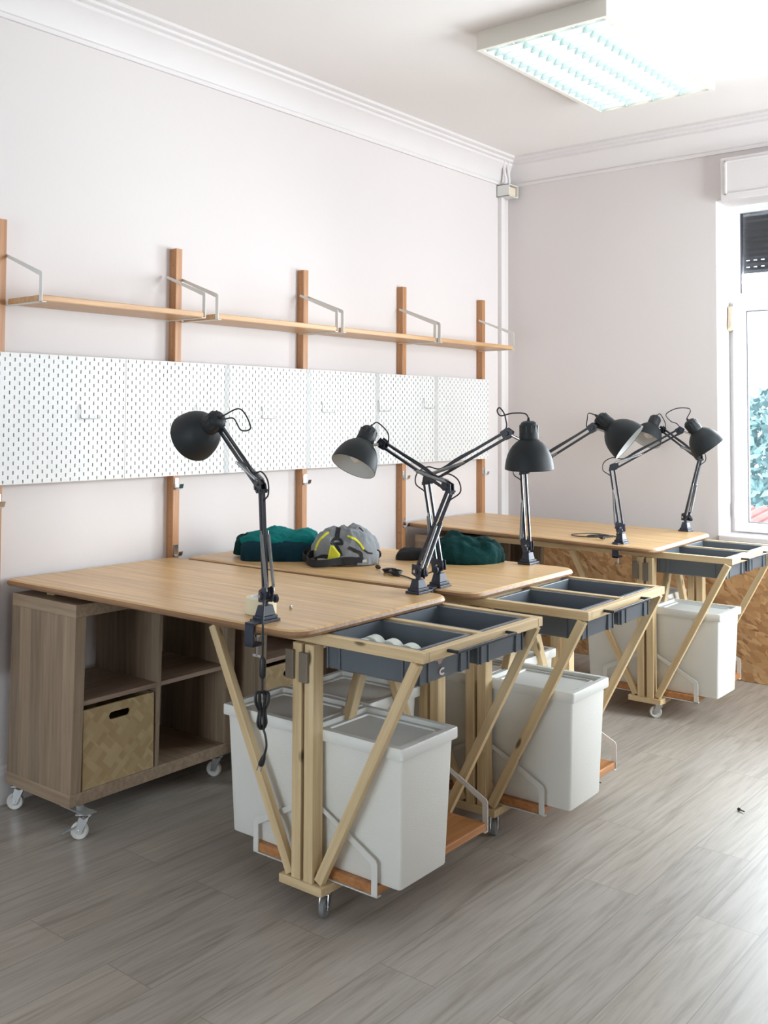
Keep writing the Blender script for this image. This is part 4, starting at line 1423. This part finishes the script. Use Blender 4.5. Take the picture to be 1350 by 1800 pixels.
desk_lamp((1.371, -0.452, zt), (1.3407, -0.4427, 1.2653), (1.030, -0.345, 1.4597), (1.006, -0.366, 1.4595), (-0.912, 0.105, -0.397), (0.012, -1, 0),
          'black desk lamp clamped to the near edge of the nearest table, cord hanging', cord=cord_hanging,
          capcable=[(1.135, -0.345, 1.515), (1.165, -0.325, 1.455), (1.13, -0.335, 1.445), (1.10, -0.345, 1.485)])
desk_lamp((1.432, 0.245, zt), (1.559, 0.263, 1.238), (1.216, 0.306, 1.390), (1.162, 0.262, 1.394), (-0.034, -0.551, -0.834), (-0.012, 1, 0),
          'black desk lamp leaning left over the backpack, pale inside facing the camera')
desk_lamp((1.411, 0.403, zt), (1.358, 0.394, 1.251), (1.679, 0.450, 1.433), (1.737, 0.498, 1.411), (-0.027, 0.068, -0.997), (0.03, -1, 0),
          'black desk lamp on the middle table with its shade pointing straight down',
          capcable=[(1.725, 0.49, 1.505), (1.69, 0.46, 1.506), (1.655, 0.44, 1.497), (1.64, 0.44, 1.515), (1.652, 0.44, 1.525), (1.668, 0.45, 1.49)],
          cord=cord_table([(1.40, 0.40, 0.925), (1.33, 0.44, 0.90), (1.258, 0.459, zt + 0.004), (1.20, 0.48, zt + 0.004), (1.15, 0.50, zt + 0.004)], ((1.10, 0.515, zt), (-0.9, 0.45, 0), 4), ((1.0, 0.56, zt + 0.011), (-0.8, 0.5, 0))))
desk_lamp((1.365, 1.115, zt), (1.320, 1.154, 1.255), (1.628, 1.208, 1.449), (1.682, 1.252, 1.454), (0.756, 0.2, -0.624), (-0.027, 1, 0),
          'black desk lamp at the far edge of the middle table, shade tilted to the right')
desk_lamp((1.331, 2.085, 0.857), (1.271, 2.109, 1.233), (1.588, 2.225, 1.428), (1.651, 2.275, 1.425), (0.521, 0.272, -0.809), (0, -1, 0),
          'black desk lamp on the near edge of the far table, rightmost shade',
          capcable=[(1.63, 2.25, 1.535), (1.575, 2.22, 1.54), (1.525, 2.20, 1.51), (1.545, 2.21, 1.475), (1.575, 2.22, 1.46)],
          cord=cord_table([(1.32, 2.10, 0.925), (1.26, 2.18, 0.89), (1.218, 2.274, 0.866), (1.15, 2.30, 0.866), (1.06, 2.30, 0.868), (1.00, 2.19, 0.869), (1.06, 2.13, 0.868), (1.15, 2.19, 0.866), (1.20, 2.26, 0.866)], ((1.14, 2.22, 0.862), (0.6, 0.7, 0), 2), ((1.18, 2.14, 0.872), (0.9, -0.3, 0))))
desk_lamp((1.361, 2.84, 0.857), (1.425, 2.899, 1.263), (1.126, 3.072, 1.422), (1.081, 3.035, 1.445), (-0.131, -0.573, -0.809), (0, 1, 0),
          'black desk lamp nearest the end wall, shade behind the others')

# ------------------------------------------------------------------ soft things on the middle table
def blob(parent, name, m, cx, cy, z0, u, wdt, dep, hgt, seed, fold=0.1, sq=2.6, prof=None, sub=5, lean=0.0, edge=0.35):
    """cloth heap: u = unit vector of its width; flat underside on z0"""
    u = Vector(u).normalized()
    v = Vector((-u.y, u.x, 0))
    bm = bmesh.new()
    bmesh.ops.create_icosphere(bm, subdivisions=sub, radius=1)
    for vt in bm.verts:
        x, y, z = vt.co
        rr = (abs(x) ** sq + abs(y) ** sq + 1e-9) ** (1 / sq) / max(1e-6, math.hypot(x, y)) if math.hypot(x, y) > 1e-6 else 1
        k = math.hypot(x, y)
        x, y = x / max(rr, 1e-6), y / max(rr, 1e-6)
        zz = z
        zz = math.copysign(abs(z) ** edge, z) if z > 0 else z * 0.08
        p = Vector((x * 2.2 + seed, y * 2.2, zz * 1.5))
        nval = noise.fractal(p * 1.1, 1.0, 2.0, 4)
        rid = 1 - abs(noise.noise(Vector((x * 2.6 + seed * 1.7 + y * 1.4, y * 1.2, zz)) * 1.6)) * 2
        g = fold * (nval * 0.8 + rid * 0.5)
        hh = hgt * (prof(x, y) if prof else 1)
        if z > 0:
            co = u * (x * wdt / 2 * (1 + g * .5)) + v * (y * dep / 2 * (1 + g * .5)) + Vector((0, 0, max(0.002, zz * hh * (1 + g))))
        else:
            co = u * (x * wdt / 2 * (1 + g * .3)) + v * (y * dep / 2 * (1 + g * .3)) + Vector((0, 0, 0.0))
        co += u * lean * max(0, zz) * hgt
        vt.co = Vector((cx, cy, z0)) + co
    me = bpy.data.meshes.new(name)
    bm.to_mesh(me)
    tree = BVHTree.FromBMesh(bm)
    bm.free()
    me.materials.append(m)
    me.polygons.foreach_set('use_smooth', [True] * len(me.polygons))
    o = bpy.data.objects.new(name, me)
    COL.objects.link(o)
    if parent:
        o.parent = parent
        me.transform(Matrix.Translation(-Vector(parent.location)))
    return o, tree, u, v

UV = (0.778, 0.628, 0)
# teal and navy bundle
jr = empty('bundled_jacket', (0.455, 0.60, zt))
def pj(x, y):
    return 1.0 + 0.10 * math.sin(x * 5 + 1) - 0.10 * max(0, -x - 0.6)
blob(jr, 'jacket_body', MAT['navy'], 0.425, 0.555, zt, UV, 0.32, 0.25, 0.088, 3.2, 0.07, 4.5, None, 5, 0, 0.22)
def pt(x, y):
    return 0.80 + 0.22 * math.exp(-((x + 0.15) / .3) ** 2) + 0.28 * math.exp(-((x - 0.72) / .3) ** 2)
o_, tr_teal, _, _ = blob(jr, 'fleece_lining', MAT['teal'], 0.415, 0.58, zt + 0.060, UV, 0.335, 0.25, 0.066, 8.1, 0.20, 3.2, pt, 5, 0, 0.5)
blob(jr, 'sleeve', MAT['green'], 0.285, 0.505, zt + 0.012, UV, 0.125, 0.15, 0.082, 5.5, 0.2, 2.2, None, 4, 0, 0.5)
tag(jr, 'teal and navy garment folded in a bundle, leftmost on the middle table', 'jacket')
# dark green bundle
gr_ = empty('bundled_jacket', (1.06, 1.0, zt))
def pg_(x, y):
    return 0.74 + 0.26 * math.exp(-((x + 0.15) / .45) ** 2) + 0.24 * math.exp(-((x - 0.62) / .26) ** 2) - 0.30 * max(0, -x - 0.5)
blob(gr_, 'jacket_body', MAT['green'], 1.095, 1.015, zt, UV, 0.35, 0.26, 0.108, 14.3, 0.24, 2.3, pg_, 5, 0, 0.55)
blob(gr_, 'sleeve', MAT['webbing'], 0.905, 0.905, zt, (0.6, 0.8, 0), 0.15, 0.09, 0.05, 21.3, 0.15, 2.1, None, 4, 0, 0.55)
tag(gr_, 'dark green garment heaped on the middle table, right of the crossed lamps', 'jacket')
# grey backpack
bp_ = empty('backpack', (0.735, 0.66, zt))
def pb_(x, y):
    return 0.93 + 0.10 * math.exp(-((x - 0.25) / .4) ** 2) - 0.09 * math.exp(-((x + 0.20) / .10) ** 2) - 0.22 * max(0, x - 0.45) - 0.05 * math.exp(-((x - 0.05) / .05) ** 2)
BC = Vector((0.742, 0.640, zt + 0.004))
body, tree, bu, bv = blob(bp_, 'pack_body', MAT['greybag'], BC.x, BC.y, BC.z, UV, 0.285, 0.25, 0.150, 31.7, 0.13, 2.5, pb_, 5, 0.0, 0.50)
def onbag(a, h, off=0.003):
    """point on the pack's front at width a (m) and height h (m)"""
    o0 = BC + bu * a + Vector((0, 0, h)) - bv * 0.6
    r_ = tree.ray_cast(o0, bv, 2.0)
    if r_[0] is None:
        o0 = BC + bu * a + Vector((0, 0, 0.6))
        r_ = tree.ray_cast(o0 - bv * 0.02, Vector((0, 0, -1)), 2.0)
    p = r_[0] if r_[0] is not None else BC + bu * a + Vector((0, 0, h))
    n_ = r_[1] if r_[1] is not None else -bv
    if n_.dot(-bv) < 0 and n_.z < 0:
        n_ = -n_
    return p + n_ * off - bp_.location
def ribbon(name, path, wdt, m, k=10, off=0.003, th=0.0025):
    pts = spline([Vector((a, h, 0)) for a, h in path], k)
    b = MB()
    rows = []
    for i, p in enumerate(pts):
        t_ = (pts[min(i + 1, len(pts) - 1)] - pts[max(i - 1, 0)]).normalized()
        nn = Vector((-t_.y, t_.x, 0)) * wdt / 2
        a0, a1 = p + nn, p - nn
        rows.append([onbag(a0.x, a0.y, off), onbag(p.x, p.y, off + 0.001), onbag(a1.x, a1.y, off), onbag(a1.x, a1.y, off - th), onbag(a0.x, a0.y, off - th)])
    n_ = 5
    b.add([p for r_ in rows for p in r_], [(i * n_ + j, i * n_ + (j + 1) % n_, (i + 1) * n_ + (j + 1) % n_, (i + 1) * n_ + j) for i in range(len(rows) - 1) for j in range(n_)]
          + [tuple(range(n_)), tuple((len(rows) - 1) * n_ + j for j in range(n_))])
    return b.build(name, m, bp_, smooth=True, angle=60)
ribbon('zip', [(-0.122, 0.058), (-0.108, 0.092), (-0.085, 0.118), (-0.067, 0.130)], 0.007, MAT['yellow'])
ribbon('zip', [(0.014, 0.120), (0.045, 0.108), (0.068, 0.088), (0.083, 0.066)], 0.008, MAT['yellow'])
ribbon('pocket_seam', [(0.083, 0.066), (0.100, 0.052), (0.118, 0.046)], 0.006, MAT['webbing'])
ribbon('top_strap', [(-0.028, 0.145), (-0.030, 0.125), (-0.031, 0.105)], 0.018, MAT['webbing'])
ribbon('strap_loop', [(-0.050, 0.088), (-0.046, 0.102), (-0.030, 0.108), (-0.012, 0.100), (-0.008, 0.090), (-0.03, 0.088), (-0.05, 0.088)], 0.010, MAT['webbing'])
ribbon('pocket_trim', [(0.020, 0.075), (0.048, 0.062), (0.070, 0.050), (0.072, 0.030), (0.068, 0.012)], 0.013, MAT['webbing'])
ribbon('pocket_trim', [(-0.035, 0.085), (-0.018, 0.062), (-0.007, 0.042)], 0.010, MAT['webbing'])
ribbon('bottom_panel', [(-0.115, 0.012), (-0.08, 0.028), (-0.03, 0.018), (0.03, 0.020), (0.08, 0.014)], 0.034, MAT['webbing'], off=0.004)
ribbon('reflective_strip', [(-0.105, 0.021), (-0.085, 0.022), (-0.062, 0.020)], 0.013, MAT['reflect'], off=0.007)
ribbon('reflective_strip', [(0.078, 0.018), (0.095, 0.019)], 0.011, MAT['reflect'], off=0.007)
# yellow triangular flap
b = MB()
tri = [(-0.048, 0.080), (-0.043, 0.081), (-0.012, 0.046), (-0.018, 0.036), (-0.050, 0.014), (-0.062, 0.016)]
fr_ = [onbag(a, h, 0.012) for a, h in tri]
bk_ = [onbag(a, h, 0.001) for a, h in tri]
n = len(tri)
b.add(fr_ + bk_, [tuple(range(n)), tuple(range(n, 2 * n))[::-1]] + [(k, (k + 1) % n, n + (k + 1) % n, n + k) for k in range(n)])
b.build('flap', MAT['yellow'], bp_, 0.001)
# shoulder strap looping on the table, left front, and a strap stub on the right
def flat_strap(name, pts, wdt, upv):
    ps = spline(pts, 8)
    b = MB()
    rows = []
    for i, p in enumerate(ps):
        uvec = Vector(upv[0]).lerp(Vector(upv[1]), i / (len(ps) - 1)).normalized()
        t_ = (ps[min(i + 1, len(ps) - 1)] - ps[max(i - 1, 0)]).normalized()
        nn = t_.cross(uvec).normalized() * 0.002
        rows.append([p - uvec * wdt / 2 + nn, p + uvec * wdt / 2 + nn, p + uvec * wdt / 2 - nn, p - uvec * wdt / 2 - nn])
    b.add([p - bp_.location for r_ in rows for p in r_], [(i * 4 + j, i * 4 + (j + 1) % 4, (i + 1) * 4 + (j + 1) % 4, (i + 1) * 4 + j) for i in range(len(rows) - 1) for j in range(4)]
          + [(0, 1, 2, 3), tuple((len(rows) - 1) * 4 + j for j in range(4))])
    return b.build(name, MAT['webbing'], bp_, smooth=True, angle=60)
def bp_pt(a, dpt, h):
    return BC + bu * a + bv * dpt + Vector((0, 0, h - 0.004))
flat_strap('shoulder_strap', [bp_pt(-0.125, -0.04, 0.045), bp_pt(-0.150, -0.075, 0.040), bp_pt(-0.155, -0.125, 0.026), bp_pt(-0.125, -0.165, 0.018), bp_pt(-0.07, -0.165, 0.020), bp_pt(-0.02, -0.135, 0.024), bp_pt(0.03, -0.115, 0.022)], 0.030,
           ((0, 0, 1), (0, 0.1, 1)))
flat_strap('side_strap', [bp_pt(0.118, -0.03, 0.048), bp_pt(0.145, -0.02, 0.050), bp_pt(0.152, 0.0, 0.035), bp_pt(0.125, 0.0, 0.012)], 0.022, ((0.3, -0.5, 0.6), (0.2, -0.6, 0.6)))
flat_strap('shoulder_strap', [bp_pt(-0.10, -0.02, 0.06), bp_pt(-0.155, 0.0, 0.052), bp_pt(-0.18, -0.02, 0.035), bp_pt(-0.165, -0.06, 0.02)], 0.028, ((0, 0, 1), (0.1, 0, 1)))
tag(bp_, 'grey backpack with acid yellow zips lying on the middle table', 'backpack')

# ------------------------------------------------------------------ outside the end window
tr = empty('tree', (-0.2, 10.5, -2.5))
b = MB()
b.ring_tube([(0, 0, 0), (0.05, 0, 1.6), (-0.1, 0.1, 3.0), (0.0, 0.1, 4.0)], [0.16, 0.13, 0.09, 0.04], 10)
b.build('trunk', MAT['bark'], tr, smooth=True)
b = MB()
for k in range(9000):
    while True:
        p = Vector((random.uniform(-1, 1), random.uniform(-1, 1), random.uniform(-1, 1)))
        if 0.45 < p.length < 1:
            break
    p = Vector((p.x * 2.2, p.y * 1.1, 2.9 + p.z * (1.75 + 0.25 * math.sin(p.x * 6))))
    a_ = Vector((random.gauss(0, 1), random.gauss(0, 1), random.gauss(0, 1))).normalized()
    c_ = a_.orthogonal().normalized()
    s_ = random.uniform(0.05, 0.10)
    b.add([p - a_ * s_, p + c_ * s_ * .5, p + a_ * s_, p - c_ * s_ * .5], [(0, 1, 2, 3)])
fo = b.build('foliage', MAT['leaf'], tr)
tag(tr, 'leafy tree seen through the end window', 'tree')
ro = empty('tiled_roof', (0.7, 6.0, 0.45))
b = MB()
for i in range(26):
    x = -1.7 + i * 0.13
    b.ring_tube([(x, -1.0, -0.06), (x, 0.0, 0.06), (x, 1.0, 0.16)], 0.062, 10)
b.build('roof_tiles', MAT['tile'], ro, smooth=True)
MB().box(-1.8, 1.75, -1.0, 1.0, -0.5, -0.08).build('roof_base', MAT['tile'], ro)
tag(ro, 'red clay tiled roof just below the end window', 'roof')
